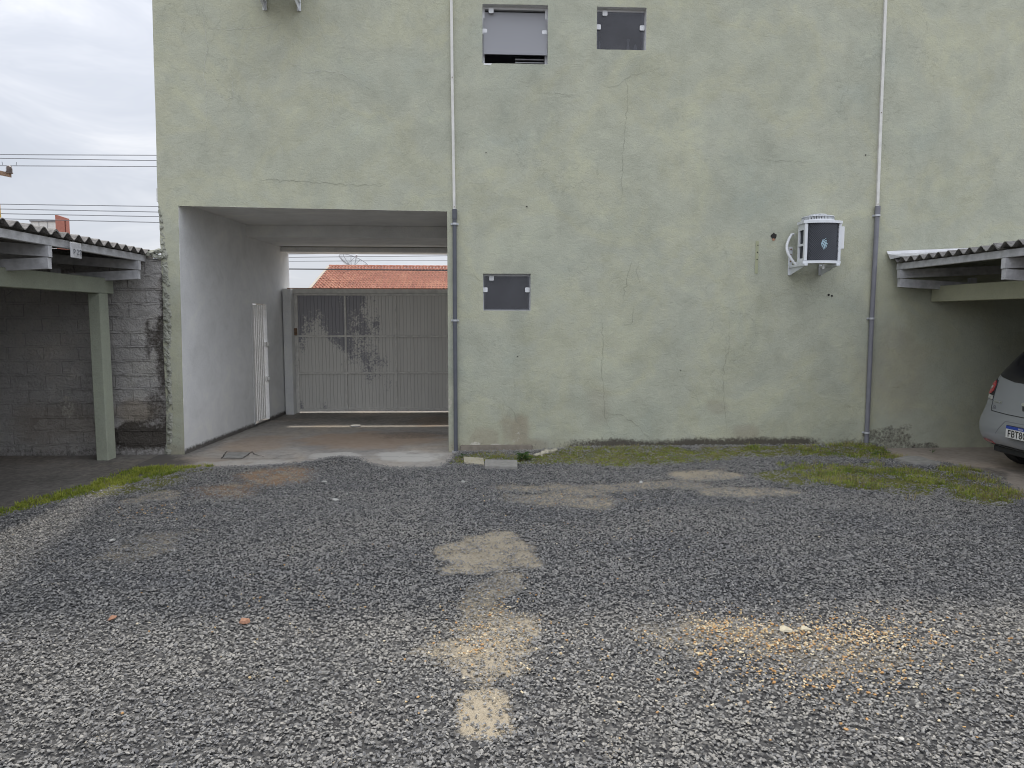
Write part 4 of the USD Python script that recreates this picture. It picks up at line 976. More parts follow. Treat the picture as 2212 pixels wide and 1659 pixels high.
def carport(name, label, xe, ze, slope, sgn, xbeam, ybeam, zbeam, rafters, ysheet, pitch, ph, post=None, depth=5.4, beam_mat='carport_green_shaded', amp=0.027, tip=0.03):
    t = thing(name, label, 'carport')
    ys = list(ysheet)
    for k, (a, b) in enumerate(zip(ys[:-1], ys[1:])):
        part(t, 'roof_sheet', corrugated(xe, ze, slope, sgn, depth, a - (0.10 if k else 0), b, pitch, amp, ph, 0.009 * (k % 2)), 'cement_sheet', smooth=40)
    # batten under the eave
    xa = xe + sgn * 0.045
    part(t, 'eave_batten', bx(min(xa, xa + sgn * 0.05), max(xa, xa + sgn * 0.05), ys[0], ys[-1], ze - amp - 0.085, ze - amp - 0.012, 0.003), 'whitewashed_wood')
    for k in (1.7, 3.4):
        xb = xe + sgn * k
        part(t, 'batten', bx(min(xb, xb + sgn * 0.05), max(xb, xb + sgn * 0.05), ys[0], ys[-1], ze + slope * k - amp - 0.075, ze + slope * k - amp - 0.010), 'whitewashed_wood')
    for y in rafters:
        zt = ze - amp - 0.090
        L = depth - 0.1
        def board(zA, zB, h, xs_, xe_, w=0.055):
            p = []
            for xx_, zc in ((xs_, zA), (xe_, zB)):
                for dy in (-w / 2, w / 2):
                    for dz in (0, -h):
                        p.append([xe + sgn * xx_, y + dy, zc + dz])
            return trimesh.convex.convex_hull(np.array(p))
        part(t, 'rafter', board(zt, zt + slope * L, 0.098, tip, L), 'whitewashed_wood')
        part(t, 'tie_beam', board(zt - 0.102, zt - 0.102 - 0.055 * 1.6, 0.098, tip + 0.01, 1.7), 'whitewashed_wood')
        part(t, 'king_block', board(zt - 0.09, zt - 0.09, 0.11, 0.9, 0.98, 0.05), 'whitewashed_wood')
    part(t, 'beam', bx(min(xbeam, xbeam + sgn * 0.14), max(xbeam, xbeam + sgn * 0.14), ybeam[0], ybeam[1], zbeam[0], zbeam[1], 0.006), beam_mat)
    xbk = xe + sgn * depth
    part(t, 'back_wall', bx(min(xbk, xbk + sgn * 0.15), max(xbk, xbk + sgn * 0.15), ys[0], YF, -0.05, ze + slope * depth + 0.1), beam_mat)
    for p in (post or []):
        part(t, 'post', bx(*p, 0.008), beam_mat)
    return t
# wave pitch read off the photograph's crests on the eave line
lc = [at_x(u, v, -3.70)[1] for u, v in ((38, 483), (306, 536.5))]
LP = (lc[1] - lc[0]) / 12.0
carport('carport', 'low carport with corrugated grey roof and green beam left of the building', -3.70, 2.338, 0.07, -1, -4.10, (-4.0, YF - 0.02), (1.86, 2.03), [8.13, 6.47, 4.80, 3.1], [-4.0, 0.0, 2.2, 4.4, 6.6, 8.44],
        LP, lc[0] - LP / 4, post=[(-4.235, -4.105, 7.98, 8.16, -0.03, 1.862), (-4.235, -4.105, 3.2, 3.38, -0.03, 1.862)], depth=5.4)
rc_ = [at_x(u, v, 4.97)[1] for u, v in ((1986, 552), (2171, 527))]
RP = abs(rc_[1] - rc_[0]) / 8.0
ct = carport('carport', 'open carport with corrugated grey roof sheltering the silver car on the right', 4.97, 2.285, 0.045, 1, 5.50, (-4.0, YF - 0.02), (1.80, 1.985), [8.15, 6.49, 4.8, 3.1], [-4.0, 0.0, 2.2, 4.4, 6.6, 8.22],
        abs(RP), rc_[0] - abs(RP) / 4, post=[(5.505, 5.635, 3.0, 3.15, -0.03, 1.802)], depth=5.2, beam_mat='olive_plaster')
# metal flashing between that roof and the facade
F = [at_y(1918, 548, YF - 0.008), at_y(1930, 575, YF - 0.16)]
fl = trimesh.Trimesh(np.array([[4.93, YF - 0.006, 2.40], [10.1, YF - 0.006, 2.40 + 0.045 * 5.1], [4.93, YF - 0.03, 2.365], [10.1, YF - 0.03, 2.365 + 0.045 * 5.1], [4.99, YF - 0.24, 2.318], [10.1, YF - 0.24, 2.318 + 0.045 * 5.1], [4.95, YF - 0.05, 2.30]]),
                     [[0, 2, 1], [1, 2, 3], [2, 4, 3], [3, 4, 5], [2, 6, 4]], process=False)
part(ct, 'flashing', fl, 'flashing_metal')
tag = at_x(165, 540, -3.68)
part('/World/carport', 'number_tag', bx(-3.692, -3.680, tag[1] - 0.085, tag[1] + 0.085, tag[2] - 0.075, tag[2] + 0.065, 0.003), 'whitewashed_wood')
tx = meshkit.text_mesh('P 22', 0.045, 0.003)
tx.apply_transform(np.array([[0, 0, 1, 0], [1, 0, 0, 0], [0, 1, 0, 0], [0, 0, 0, 1.0]]))
part('/World/carport', 'number_lettering', mv(tx, -3.679, tag[1] - 0.055, tag[2] - 0.04), 'wire_grey')

# ------------------------------------------------------------------ the parked car (rear towards the yard)
CARX, CARY = 5.40, 6.59                                # rearmost point, centre line
CAR = thing('parked_car', 'silver hatchback parked nose-in under the right carport, rear facing the yard', 'car', (CARX, CARY, 0.0))
# side outline: x back from the bumper, z up
PROF = np.array([(0.16, 0.235), (0.05, 0.28), (0.012, 0.36), (0.0, 0.46), (0.01, 0.545), (0.035, 0.60), (0.058, 0.64), (0.075, 0.74), (0.105, 0.86), (0.145, 0.96), (0.20, 1.03), (0.33, 1.20), (0.455, 1.36),
                 (0.52, 1.415), (0.70, 1.445), (1.10, 1.465), (1.60, 1.455), (2.05, 1.40), (2.35, 1.28), (2.80, 1.05), (3.00, 0.97), (3.40, 0.90), (3.70, 0.78), (3.86, 0.60), (3.89, 0.42), (3.82, 0.24), (3.60, 0.20), (2.0, 0.20), (0.5, 0.225)])
def dens(p, step=0.045):
    out = []
    for a, b in zip(p, np.roll(p, -1, 0)):
        n = max(1, int(np.linalg.norm(b - a) / step)); out += [a + (b - a) * k / n for k in range(n)]
    return np.array(out)
PR = dens(PROF)
for _ in range(2):
    PR = 0.25 * np.roll(PR, 1, 0) + 0.5 * PR + 0.25 * np.roll(PR, -1, 0)
def halfw(z):
    return np.interp(z, [0.18, 0.30, 0.42, 0.52, 0.60, 0.72, 0.86, 0.98, 1.15, 1.35, 1.47], [0.77, 0.81, 0.825, 0.825, 0.805, 0.79, 0.775, 0.745, 0.69, 0.60, 0.55])
def plan_round(x, t):
    """Rear and nose are bowed in plan: corners lie further from the end."""
    t = np.abs(t)
    back = np.exp(-x / 0.55) * (0.05 * t ** 2 + 0.10 * t ** 7)
    nose = np.exp(-(3.9 - x) / 0.6) * (0.10 * t ** 2 + 0.18 * t ** 6)
    return back - nose
cen = np.array([1.9, 0.7])
tl = np.concatenate([np.linspace(-1, -0.8, 7), np.linspace(-0.8, 0.8, 21)[1:-1], np.linspace(0.8, 1, 7)])
rows = []
for t in tl:
    e = np.clip((abs(t) - 0.86) / 0.14, 0, 1)
    ins = 0.075 * (1 - np.sqrt(np.clip(1 - e ** 2, 0, 1)))        # rounded shoulders
    n = np.roll(PR, -1, 0) - np.roll(PR, 1, 0); n = np.stack([n[:, 1], -n[:, 0]], 1); n /= np.maximum(np.linalg.norm(n, axis=1, keepdims=True), 1e-9)
    if ((PR + n * 0.01 - cen) ** 2).sum() > ((PR - cen) ** 2).sum(): n = -n
    q = PR + n * ins
    x = q[:, 0] + plan_round(q[:, 0], t)
    rows.append(np.stack([x, t * halfw(q[:, 1]), q[:, 1]], 1))
R3 = np.array(rows); R3 = np.concatenate([R3, R3[:, :1]], 1)
body = grid_mesh(R3)
caps = []
for r in (R3[0, :-1], R3[-1, :-1]):
    c = r.mean(0); k = len(r)
    caps.append(trimesh.Trimesh(np.vstack([c, r]), [[0, 1 + i, 1 + (i + 1) % k] for i in range(k)], process=False))
body = cat_(body, *caps); body.merge_vertices(); body.fix_normals()
# wheel arches
import manifold3d as m3
def to_m(m):
    return m3.Manifold(m3.Mesh(np.asarray(m.vertices, np.float32), np.asarray(m.faces, np.uint32)))
def from_m(m):
    q = m.to_mesh(); return trimesh.Trimesh(q.vert_properties[:, :3], q.tri_verts, process=False)
try:
    bm = to_m(body)
    for x in (0.655, 3.10):
        for s in (-1, 1):
            c = trimesh.creation.cylinder(0.335, 0.30, sections=40); rot(c, [1, 0, 0], 90); mv(c, x, s * 0.76, 0.28)
            bm = bm - to_m(c)
    bb = from_m(bm)
    if len(bb.faces) > 100: body = bb
except Exception as ex:
    print('car arches', ex)
part(CAR, 'body', body, 'car_paint', smooth=32)

def rear_x(y, z):
    """Depth of the rear surface at (y, z) of the car."""
    k = np.argmax(PR[:, 1] > 1.40) if False else None
    seg = PR[(PR[:, 0] < 0.60)]
    seg = seg[np.argsort(seg[:, 1])]
    seg = seg[(seg[:, 1] > 0.20)]
    x = np.interp(z, seg[:, 1], seg[:, 0])
    t = np.asarray(y) / halfw(z)
    e = np.clip((np.abs(t) - 0.86) / 0.14, 0, 1)
    ins = 0.075 * (1 - np.sqrt(np.clip(1 - e ** 2, 0, 1)))
    return x + ins + plan_round(x, t)
def patch(poly, off=0.004, thick=0.006, step=0.03):
    """A panel laid on the rear surface; poly in (y, z)."""
    poly = poly.simplify(0.0005)
    b = poly.bounds
    gy, gz = np.meshgrid(np.arange(b[0], b[2], step), np.arange(b[1], b[3], step))
    ok = contains_xy(poly.buffer(-0.006), gy.ravel(), gz.ravel())
    inner = np.column_stack([gy.ravel()[ok], gz.ravel()[ok]])
    ring = np.array(poly.exterior.segmentize(step).coords)[:-1]
    pts = np.vstack([ring, inner])
    from scipy.spatial import Delaunay
    tri = Delaunay(pts).simplices
    ctr = pts[tri].mean(1)
    tri = tri[contains_xy(poly.buffer(1e-5), ctr[:, 0], ctr[:, 1])]
    P = np.column_stack([rear_x(pts[:, 0], pts[:, 1]) - off, pts[:, 0], pts[:, 1]])
    top = trimesh.Trimesh(P, tri, process=False)
    n = len(ring)
    Rg = np.vstack([P[:n], P[:1]])
    skirt = quad_strip(Rg, Rg + [thick + off, 0, 0])
    o = cat_(top, skirt); 
    return o
def sym(pts): 
    return Polygon(pts + [(-y, z) for y, z in reversed(pts)])
win = Polygon([(0.0, 0.935), (0.35, 0.945), (0.60, 0.985), (0.715, 1.02), (0.66, 1.16), (0.585, 1.30), (0.53, 1.385), (0.3, 1.405), (0, 1.41), (-0.3, 1.405), (-0.53, 1.385), (-0.585, 1.30), (-0.66, 1.16), (-0.715, 1.02), (-0.60, 0.985), (-0.35, 0.945)])
part(CAR, 'rear_window', patch(win, 0.005), 'car_glass', smooth=25)
# spoiler lip above the window
sp = [bx(0.40, 0.56, -0.54, 0.54, 1.405, 1.435, 0.01)]
part(CAR, 'spoiler', cat_(*sp), 'car_paint')
part(CAR, 'brake_lamp', bx(0.396, 0.404, -0.11, 0.11, 1.412, 1.428), 'lamp_red')
for s in (1, -1):
    L = part(CAR, 'tail_light', patch(Polygon([(s * y, z) for y, z in [(0.575, 0.735), (0.70, 0.745), (0.765, 0.76), (0.765, 0.86), (0.735, 0.935), (0.67, 0.955), (0.61, 0.94), (0.582, 0.87)]]), 0.006, step=0.018), 'car_trim', smooth=25)
    el = affinity.rotate(affinity.scale(Point(s * 0.668, 0.868).buffer(1.0, 20), 0.066, 0.074), s * -8)
    part(L, 'red_lens', patch(el, 0.015, 0.012, step=0.012), 'lamp_red', smooth=35)
    el2 = affinity.scale(Point(s * 0.660, 0.868).buffer(1.0, 16), 0.018, 0.020)
    part(L, 'lens_centre', patch(el2, 0.018, 0.006, step=0.008), 'lamp_clear', smooth=35)
    part(L, 'clear_lens', patch(Polygon([(s * y, z) for y, z in [(0.582, 0.740), (0.70, 0.750), (0.762, 0.765), (0.762, 0.788), (0.67, 0.790), (0.584, 0.782)]]), 0.010, step=0.015), 'lamp_clear', smooth=25)
    part(CAR, 'reflector', patch(Polygon([(s * y, z) for y, z in [(0.50, 0.275), (0.66, 0.285), (0.66, 0.315), (0.50, 0.305)]]), 0.008), 'lamp_red', smooth=25)
# tailgate seams
def seam(pts, w=0.007):
    ln = LineString(pts).buffer(w / 2, cap_style=2)
    return patch(ln, 0.0025, 0.003, step=0.02)
part(CAR, 'tailgate_seam', seam([(0.572, 0.735), (0.565, 0.66), (0.54, 0.628), (0.3, 0.618), (0, 0.615), (-0.3, 0.618), (-0.54, 0.628), (-0.565, 0.66), (-0.572, 0.735)]), 'seam_black')
part(CAR, 'bumper_trim', patch(Polygon([(0.60, 0.265), (0.40, 0.285), (-0.40, 0.285), (-0.60, 0.265), (-0.56, 0.215), (0.56, 0.215)]), 0.006), 'car_trim', smooth=25)
part(CAR, 'bumper_lower', bx(0.125, 0.34, -0.55, 0.55, 0.195, 0.262, 0.012), 'car_trim')
# plate recess, plate
part(CAR, 'plate_recess', patch(Polygon([(0.40, 0.40), (0.27, 0.545), (-0.27, 0.545), (-0.40, 0.40), (-0.24, 0.375), (0.24, 0.375)]), 0.0015, 0.002), 'car_paint', smooth=25)
part(CAR, 'recess_shade_line', patch(Polygon([(0.40, 0.402), (0.275, 0.549), (-0.275, 0.549), (-0.40, 0.402), (-0.402, 0.408), (-0.278, 0.553), (0.278, 0.553), (0.402, 0.408)]), 0.0022, 0.003), 'pvc_grey')
PX0 = -0.020
plate = part(CAR, 'number_plate', bx(PX0 - 0.006, PX0 + 0.01, -0.20, 0.20, 0.395, 0.525, 0.004), 'car_trim')
part(plate, 'plate_face', bx(PX0 - 0.0075, PX0 - 0.005, -0.195, 0.195, 0.400, 0.520), 'plate_white')
part(plate, 'plate_band', bx(PX0 - 0.009, PX0 - 0.0074, -0.195, 0.195, 0.490, 0.520), 'plate_blue')
def letter(txt, h, ycen_left, z, x, m, parent, name, bold=False, sx=1.0, slant=0.0):
    """Text on the rear face, read from behind the car: it runs towards -y."""
    t = meshkit.text_mesh(txt, h, 0.0012, bold)
    v = t.vertices.copy()
    v[:, 0] = v[:, 0] * sx
    t = trimesh.Trimesh(np.column_stack([x - v[:, 2], ycen_left - v[:, 0], z + v[:, 1]]), t.faces[:, ::-1], process=False)
    t.fix_normals()
    return part(parent, name, t, m)
w = np.ptp(meshkit.text_mesh('FBT8G4', 0.065, 0.001).vertices[:, 0])
letter('FBT8G4', 0.065, 0.172, 0.413, PX0 - 0.0078, 'plate_black', plate, 'plate_number', True, 0.292 / w)
letter('BRASIL', 0.014, 0.035, 0.498, PX0 - 0.0092, 'plate_white', plate, 'plate_country')
# round emblem with the two stacked letters, handle recess, badge
em = (0.0, 0.842); ex = float(rear_x(0.0, 0.842)) - 0.012
def ring_yz(r0, r1, n=40):
    return Point(0, 0).buffer(r1, n).difference(Point(0, 0).buffer(r0, n))
def plate_yz(poly, x, t=0.006, y=0, z=0):
    m = extrude(poly, t) if poly.geom_type == 'Polygon' else cat_(*[extrude(g, t) for g in poly.geoms])
    v = m.vertices
    o = trimesh.Trimesh(np.column_stack([x - v[:, 2], y - v[:, 0], z + v[:, 1]]), m.faces, process=False); o.fix_normals(); return o
from shapely.ops import unary_union
V = unary_union([LineString([(-0.026, 0.038), (0.0, 0.004), (0.026, 0.038)]).buffer(0.0055), LineString([(-0.043, 0.012), (-0.021, -0.036), (0.0, -0.004), (0.021, -0.036), (0.043, 0.012)]).buffer(0.0055)]).intersection(Point(0, 0).buffer(0.049))
embl = part(CAR, 'emblem', plate_yz(Point(0, 0).buffer(0.052), ex + 0.006, 0.006, *em), 'car_trim')
part(embl, 'emblem_ring', plate_yz(ring_yz(0.046, 0.056), ex - 0.001, 0.008, *em), 'chrome')
part(embl, 'emblem_letters', plate_yz(V, ex - 0.001, 0.006, *em), 'chrome')
part(CAR, 'handle_recess', patch(Polygon([(0.12, 0.735), (-0.12, 0.735), (-0.10, 0.685), (0.10, 0.685)]).buffer(0.01), 0.003), 'car_trim')
part(CAR, 'handle', patch(Polygon([(0.12, 0.752), (-0.12, 0.752), (-0.12, 0.733), (0.12, 0.733)]).buffer(0.006), 0.014, 0.012), 'chrome', smooth=30)
letter('POLO', 0.022, 0.535, 0.716, float(rear_x(0.50, 0.725)) - 0.010, 'chrome', CAR, 'badge', True, 1.5)
st = LineString([(0.535, 0.672), (0.515, 0.684), (0.495, 0.672)]).buffer(0.003)
part(CAR, 'sticker', cat_(patch(st, 0.004), patch(sbox(0.485, 0.652, 0.54, 0.666), 0.004)), 'wire_grey')
# wheels
for x in (0.655, 3.10):
    for s in (-1, 1):
        wy = s * 0.715
        ty = lathe([(0.185, -0.085), (0.245, -0.092), (0.278, -0.080), (0.290, -0.055), (0.292, 0.0), (0.290, 0.055), (0.278, 0.080), (0.245, 0.092), (0.185, 0.085)], 48)
        rot(ty, [1, 0, 0], 90); mv(ty, x, wy, 0.292)
        W = part(CAR, 'wheel', ty, 'tyre_rubber', smooth=40)
        rim = lathe([(0, 0.03), (0.05, 0.035), (0.06, 0.05), (0.175, 0.045), (0.187, 0.07), (0.187, -0.08), (0.16, -0.06), (0, -0.05)], 32)
        rot(rim, [1, 0, 0], -90 * s); mv(rim, x, wy, 0.292)
        part(W, 'rim', rim, 'wheel_alloy', smooth=35)
# side glass, windscreen, headlights, mirrors: out of the frame but on the car
for s in (-1, 1):
    for pts in ([(0.62, 1.06), (1.45, 1.02), (1.45, 1.36), (0.85, 1.38)], [(1.53, 1.02), (2.55, 1.00), (2.12, 1.34), (1.53, 1.36)]):
        P = np.array([[x, s * (halfw(z) + 0.004), z] for x, z in pts])
        part(CAR, 'side_window', trimesh.Trimesh(P, [[0, 1, 2], [0, 2, 3]], process=False), 'car_glass')
    part(CAR, 'headlight', mv(rock(0.11, 0.8, 60), 3.66, s * 0.56, 0.70), 'lamp_clear')
    part(CAR, 'mirror', mv(rock(0.10, 0.7, 61), 2.35, s * 0.83, 1.02), 'car_paint')
wsP = np.array([[2.12, -0.52, 1.372], [2.12, 0.52, 1.372], [2.76, 0.66, 1.08], [2.76, -0.66, 1.08]]) + [0.012, 0, 0.012]
part(CAR, 'windscreen', trimesh.Trimesh(wsP, [[0, 1, 2], [0, 2, 3]], process=False), 'car_glass')

# ------------------------------------------------------------------ house over the street
HY, HZ, HS = 35.6, 2.80, math.tan(math.radians(17.0))
vx = -8.28
yr = 40.0
for _ in range(30):
    p = at_y(715, 576, yr); zt = HZ + HS * (yr - HY); yr += (p[2] - zt) / HS * 0.5
house = thing('house', 'low house with an orange clay tile roof across the street behind the gate', 'house')
xr_ = 9.0
part(house, 'wall', cat_(bx(vx + 0.35, xr_ - 0.3, HY + 0.7, HY + 0.85, -0.2, HZ + 0.1), bx(vx + 0.35, vx + 0.5, HY + 0.7, 2 * yr - HY - 0.7, -0.2, HZ + 0.1), bx(xr_ - 0.45, xr_ - 0.3, HY + 0.7, 2 * yr - HY - 0.7, -0.2, HZ + 0.1), bx(vx + 0.35, xr_ - 0.3, 2 * yr - HY - 0.85, 2 * yr - HY - 0.7, -0.2, HZ + 0.1)), 'far_white')
zr = HZ + HS * (yr - HY)
part(house, 'roof', trimesh.Trimesh(np.array([[vx, HY, HZ - 0.03], [xr_, HY, HZ - 0.03], [xr_, yr, zr - 0.03], [vx, yr, zr - 0.03], [xr_, 2 * yr - HY, HZ - 0.03], [vx, 2 * yr - HY, HZ - 0.03]]), [[0, 1, 2], [0, 2, 3], [3, 2, 4], [3, 4, 5]], process=False), 'tile_underlay')
part(house, 'verge', trimesh.convex.convex_hull(np.array([[vx - 0.10, HY - 0.02, HZ - 0.10], [vx + 0.03, HY - 0.02, HZ - 0.10], [vx - 0.10, HY - 0.02, HZ + 0.07], [vx + 0.03, HY - 0.02, HZ + 0.07],
      [vx - 0.10, yr, zr - 0.10], [vx + 0.03, yr, zr - 0.10], [vx - 0.10, yr, zr + 0.07], [vx + 0.03, yr, zr + 0.07]])), 'verge_mortar')
part(house, 'gable', trimesh.Trimesh(np.array([[vx + 0.35, HY + 0.7, HZ], [vx + 0.35, 2 * yr - HY - 0.7, HZ], [vx + 0.35, yr, zr - 0.05]]), [[0, 1, 2]], process=False), 'far_white')
cp = 0.183
ncol = int((2.0 - vx) / cp)
L = math.hypot(yr - HY, zr - HZ)
nrow = int(round(L / 0.37)); rl = L / nrow
dirv = np.array([0, (yr - HY) / L, (zr - HZ) / L]); nv = np.array([0, -dirv[2], dirv[1]])
def tile_mesh(xc, r, jit):
    a = np.linspace(0, np.pi, 7)
    out = []
    for s, rad in ((r * rl - 0.03, 0.074), ((r + 1) * rl + 0.02, 0.058)):
        base = np.array([xc + jit[0], HY, HZ]) + dirv * (s + jit[1]) + nv * ((0.022 if s < r * rl else 0.0) + jit[2])
        out.append(np.array([base + np.array([math.cos(t) * rad, 0, 0]) + nv * (math.sin(t) * rad * 0.95) for t in a]))
    lo, up = out
    endc = lo.mean(0)
    face = trimesh.Trimesh(np.vstack([lo, lo - nv * 0.0 + dirv * 0.0 + (endc - lo) * 0.22]), np.vstack([[[i, i + 1, i + 8], [i, i + 8, i + 7]] for i in range(6)]), process=False)
    return cat_(quad_strip(lo, up), face)
def channel_mesh(xc, r):
    a = np.linspace(np.pi, 2 * np.pi, 5); out = []
    for s, rad in ((r * rl - 0.01, 0.055), ((r + 1) * rl + 0.03, 0.05)):
        base = np.array([xc, HY, HZ]) + dirv * s + nv * (0.045 + (0.012 if s < r * rl else 0))
        out.append(np.array([base + np.array([math.cos(t) * rad, 0, 0]) + nv * (math.sin(t) * rad * 0.7) for t in a]))
    return quad_strip(*out)
r6 = np.random.default_rng(12)
singles, rest = 0, []
for r in range(nrow):
    for c in range(ncol):
        xc = vx + 0.09 + c * cp
        m = tile_mesh(xc, r, (r6.normal(0, 0.004), r6.normal(0, 0.012), abs(r6.normal(0, 0.004))))
        vis = xc < -1.2 and r >= 1
        if vis and singles < 300:
            part(house, 'roof_tile', m, 'clay_tile', smooth=50); singles += 1
        else: rest.append(m)
        rest.append(channel_mesh(xc + cp / 2, r))
part(house, 'roof_tiles', cat_(*rest), 'clay_tile', smooth=50, kind='stuff')
for k in range(int((2.0 - vx) / 0.38)):
    x0 = vx + k * 0.38
    a = np.linspace(0.0, np.pi, 7)
    e = [np.array([[x, yr + math.cos(t) * q, zr + 0.02 + math.sin(t) * q * 0.8] for t in a]) for x, q in ((x0 - 0.02, 0.12), (x0 + 0.40, 0.10))]
    part(house, 'ridge_tile', quad_strip(*e), 'clay_tile', smooth=50)

# satellite dish behind the ridge
dc = at_y(763, 570, yr + 1.2)
dish = thing('satellite_dish', 'large wire mesh satellite dish standing behind the tiled roof ridge', 'satellite dish', tuple(dc))
ax = np.array([0.42, -0.30, 0.86]); ax /= np.linalg.norm(ax)
e1 = np.cross(ax, [0, 1, 0]); e1 /= np.linalg.norm(e1); e2 = np.cross(ax, e1)
RD, DEP = 0.92, 0.34
def dp(r, a): return (e1 * math.cos(a) + e2 * math.sin(a)) * r * RD + ax * (DEP * (r * r - 0.55))
part(dish, 'rim', tube([dp(1, a) for a in np.linspace(0, 2 * np.pi, 49)], 0.016, 6), 'wire_grey')
for k in range(10):
    part(dish, 'rib', tube([dp(r, 2 * np.pi * k / 10 + 0.2) for r in np.linspace(0.04, 1, 9)], 0.013, 6), 'wire_grey')
wires_ = []
for r in np.linspace(0.15, 0.95, 17):
    wires_.append(tube([dp(r, a) for a in np.linspace(0, 2 * np.pi, 37)], 0.0022, 3, False))
for k in range(90):
    wires_.append(tube([dp(r, 2 * np.pi * k / 90) for r in np.linspace(0.1, 1, 5)], 0.0018, 3, False))
part(dish, 'wire_mesh', cat_(*wires_), 'dish_mesh')
fp = ax * 0.52
part(dish, 'feed_arm', cat_(*[tube([dp(0.35, a), fp], 0.010, 6) for a in (0.4, 2.5, 4.6)]), 'wire_grey')
part(dish, 'feed_horn', tube([fp - ax * 0.09, fp - ax * 0.02, fp + ax * 0.08], [0.045, 0.06, 0.05], 12), 'flashing_metal')
part(dish, 'mast', tube([ax * (-DEP * 0.55), [0, 0, -0.9], [0, 0, -2.2]], 0.035, 8), 'wire_grey')

# ------------------------------------------------------------------ street lines, pole, far building
def wire(u0, v0, u1, v1, y, r, name, label, group, m='wire_grey', x0=None, x1=None, sag=0.0):
    a, b = at_y(u0, v0, y), at_y(u1, v1, y)
    d = (b - a) / (b[0] - a[0])
    xs_ = np.linspace(x0 if x0 is not None else a[0] - 12, x1 if x1 is not None else b[0] + 12, 16)
    P = np.array([a + d * (x - a[0]) for x in xs_])
    mid = (a[0] + b[0]) / 2
    P[:, 2] += sag * ((xs_ - mid) ** 2)
    single(name, tube(P, r, 5), m, label, 'cable', group)
ordn = ['topmost', 'second from the top', 'third, on the insulator', 'fourth from the top', 'fifth from the top', 'sixth from the top', 'lowest']
for k, (v0, v1) in enumerate([(334, 335.5), (342, 347), (358, 360), (441, 446), (451.5, 458), (461.5, 468), (472.5, 480.5)]):
    wire(0, v0, 340, v1, 17.0, 0.0085, 'power_line', f'thin power line in the sky left of the building, {ordn[k]}', None)
for k, (v0, v1, r, m) in enumerate([(540.5, 538.5, 0.006, 'wire_grey'), (549, 544.5, 0.008, 'wire_grey'), (556, 552.5, 0.010, 'wire_grey'), (564.5, 562.5, 0.008, 'wire_grey'), (581, 584, 0.020, 'wire_black')]):
    wire(617, v0, 967, v1, 23.5, r, 'telephone_cable', ['faint telephone cable just under the drive-through beam, topmost', 'faint telephone cable above the dish, second from the top', 'grey telephone cable crossing the top of the dish', 'faint telephone cable crossing the middle of the dish', 'thick black cable passing just before the tiled ridge'][k], None, m)
pc = at_y(-42, 420, 17.1)
pole = thing('utility_pole', 'concrete power pole at the left edge with a cross-arm and insulator reaching into view', 'utility pole', (pc[0], 17.1, 0))
part(pole, 'shaft', tube([[0, 0, -0.3], [0, 0, 7.2]], [0.17, 0.10], 12), 'concrete_pole', smooth=40)
ai = at_y(22, 378, 17.0); loc = np.array([pc[0], 17.1, 0])
a1 = ai - loc; a0 = np.array([-0.9, -0.12, a1[2] + 0.32])
ap = [a0 + (a1 - a0) * t for t in (0, 1)]
box_ = trimesh.convex.convex_hull(np.array([p + np.array([0, dy, dz]) for p in ap for dy in (-0.045, 0.045) for dz in (-0.05, 0.05)]))
part(pole, 'cross_arm', box_, 'rust_metal')
ip = at_y(20.5, 375, 17.0) - loc
prof = [(0, 0)] + [(q, z) for z, q in zip(np.linspace(0, 0.17, 13), [0.06, 0.075, 0.05, 0.072, 0.05, 0.07, 0.048, 0.068, 0.046, 0.064, 0.045, 0.055, 0.04])] + [(0, 0.18)]
part(pole, 'insulator', mv(lathe(prof, 16), *ip), 'porcelain', smooth=30)
for dx_ in (-0.14, 0.16):
    part(pole, 'bird_spike', tube([ip + [dx_, 0, 0.19], ip + [dx_ * 1.05, 0, 0.26]], 0.006, 5), 'wire_grey')
yb_ = at_y(0.6, 458, 17.0) - loc
part(pole, 'service_sleeve', tube([yb_ + [-0.045, 0, 0.17], yb_ + [-0.045, 0, -0.20]], 0.05, 8), 'pole_yellow')
# far building
q0, q1 = at_y(66, 478.5, 58.0), at_y(124, 478.5, 58.0)
far = thing('commercial_building', 'distant pale building with a tall red-brown slab rising above the left carport roof', 'building', (q0[0], 58.0, 0))
part(far, 'wall', bx(0, q1[0] - q0[0], 0, 1.6, 0, q0[2]), 'far_white')
part(far, 'parapet_cap', bx(-0.06, q1[0] - q0[0], -0.06, 1.66, q0[2], q0[2] + 0.10), 'wire_grey')
for f in (0.30, 0.62):
    part(far, 'panel_joint', bx((q1[0] - q0[0]) * f, (q1[0] - q0[0]) * f + 0.03, -0.012, 0, 0, q0[2] - 0.01), 'wire_grey')
s0, s1 = at_y(122, 464, 56.0), at_y(147, 472, 56.0)
sx0, sx1 = s0[0] - q0[0], s1[0] - q0[0]
sl_pts = [(sx0, 0), (sx1, 0), (sx1, s1[2]), (sx0, s0[2])]
slot = sbox(sx0 + (sx1 - sx0) * 0.80, at_y(140, 520, 56.0)[2], sx0 + (sx1 - sx0) * 0.90, at_y(140, 478, 56.0)[2])
fin = extrude(Polygon(sl_pts).difference(slot), 0.35)
v = fin.vertices; fin = trimesh.Trimesh(np.column_stack([v[:, 0], v[:, 2] - 2.2, v[:, 1]]), fin.faces, process=False); fin.fix_normals()
part(far, 'entrance_slab', fin, 'red_brown_render', label='tall red-brown slab with a narrow slot')

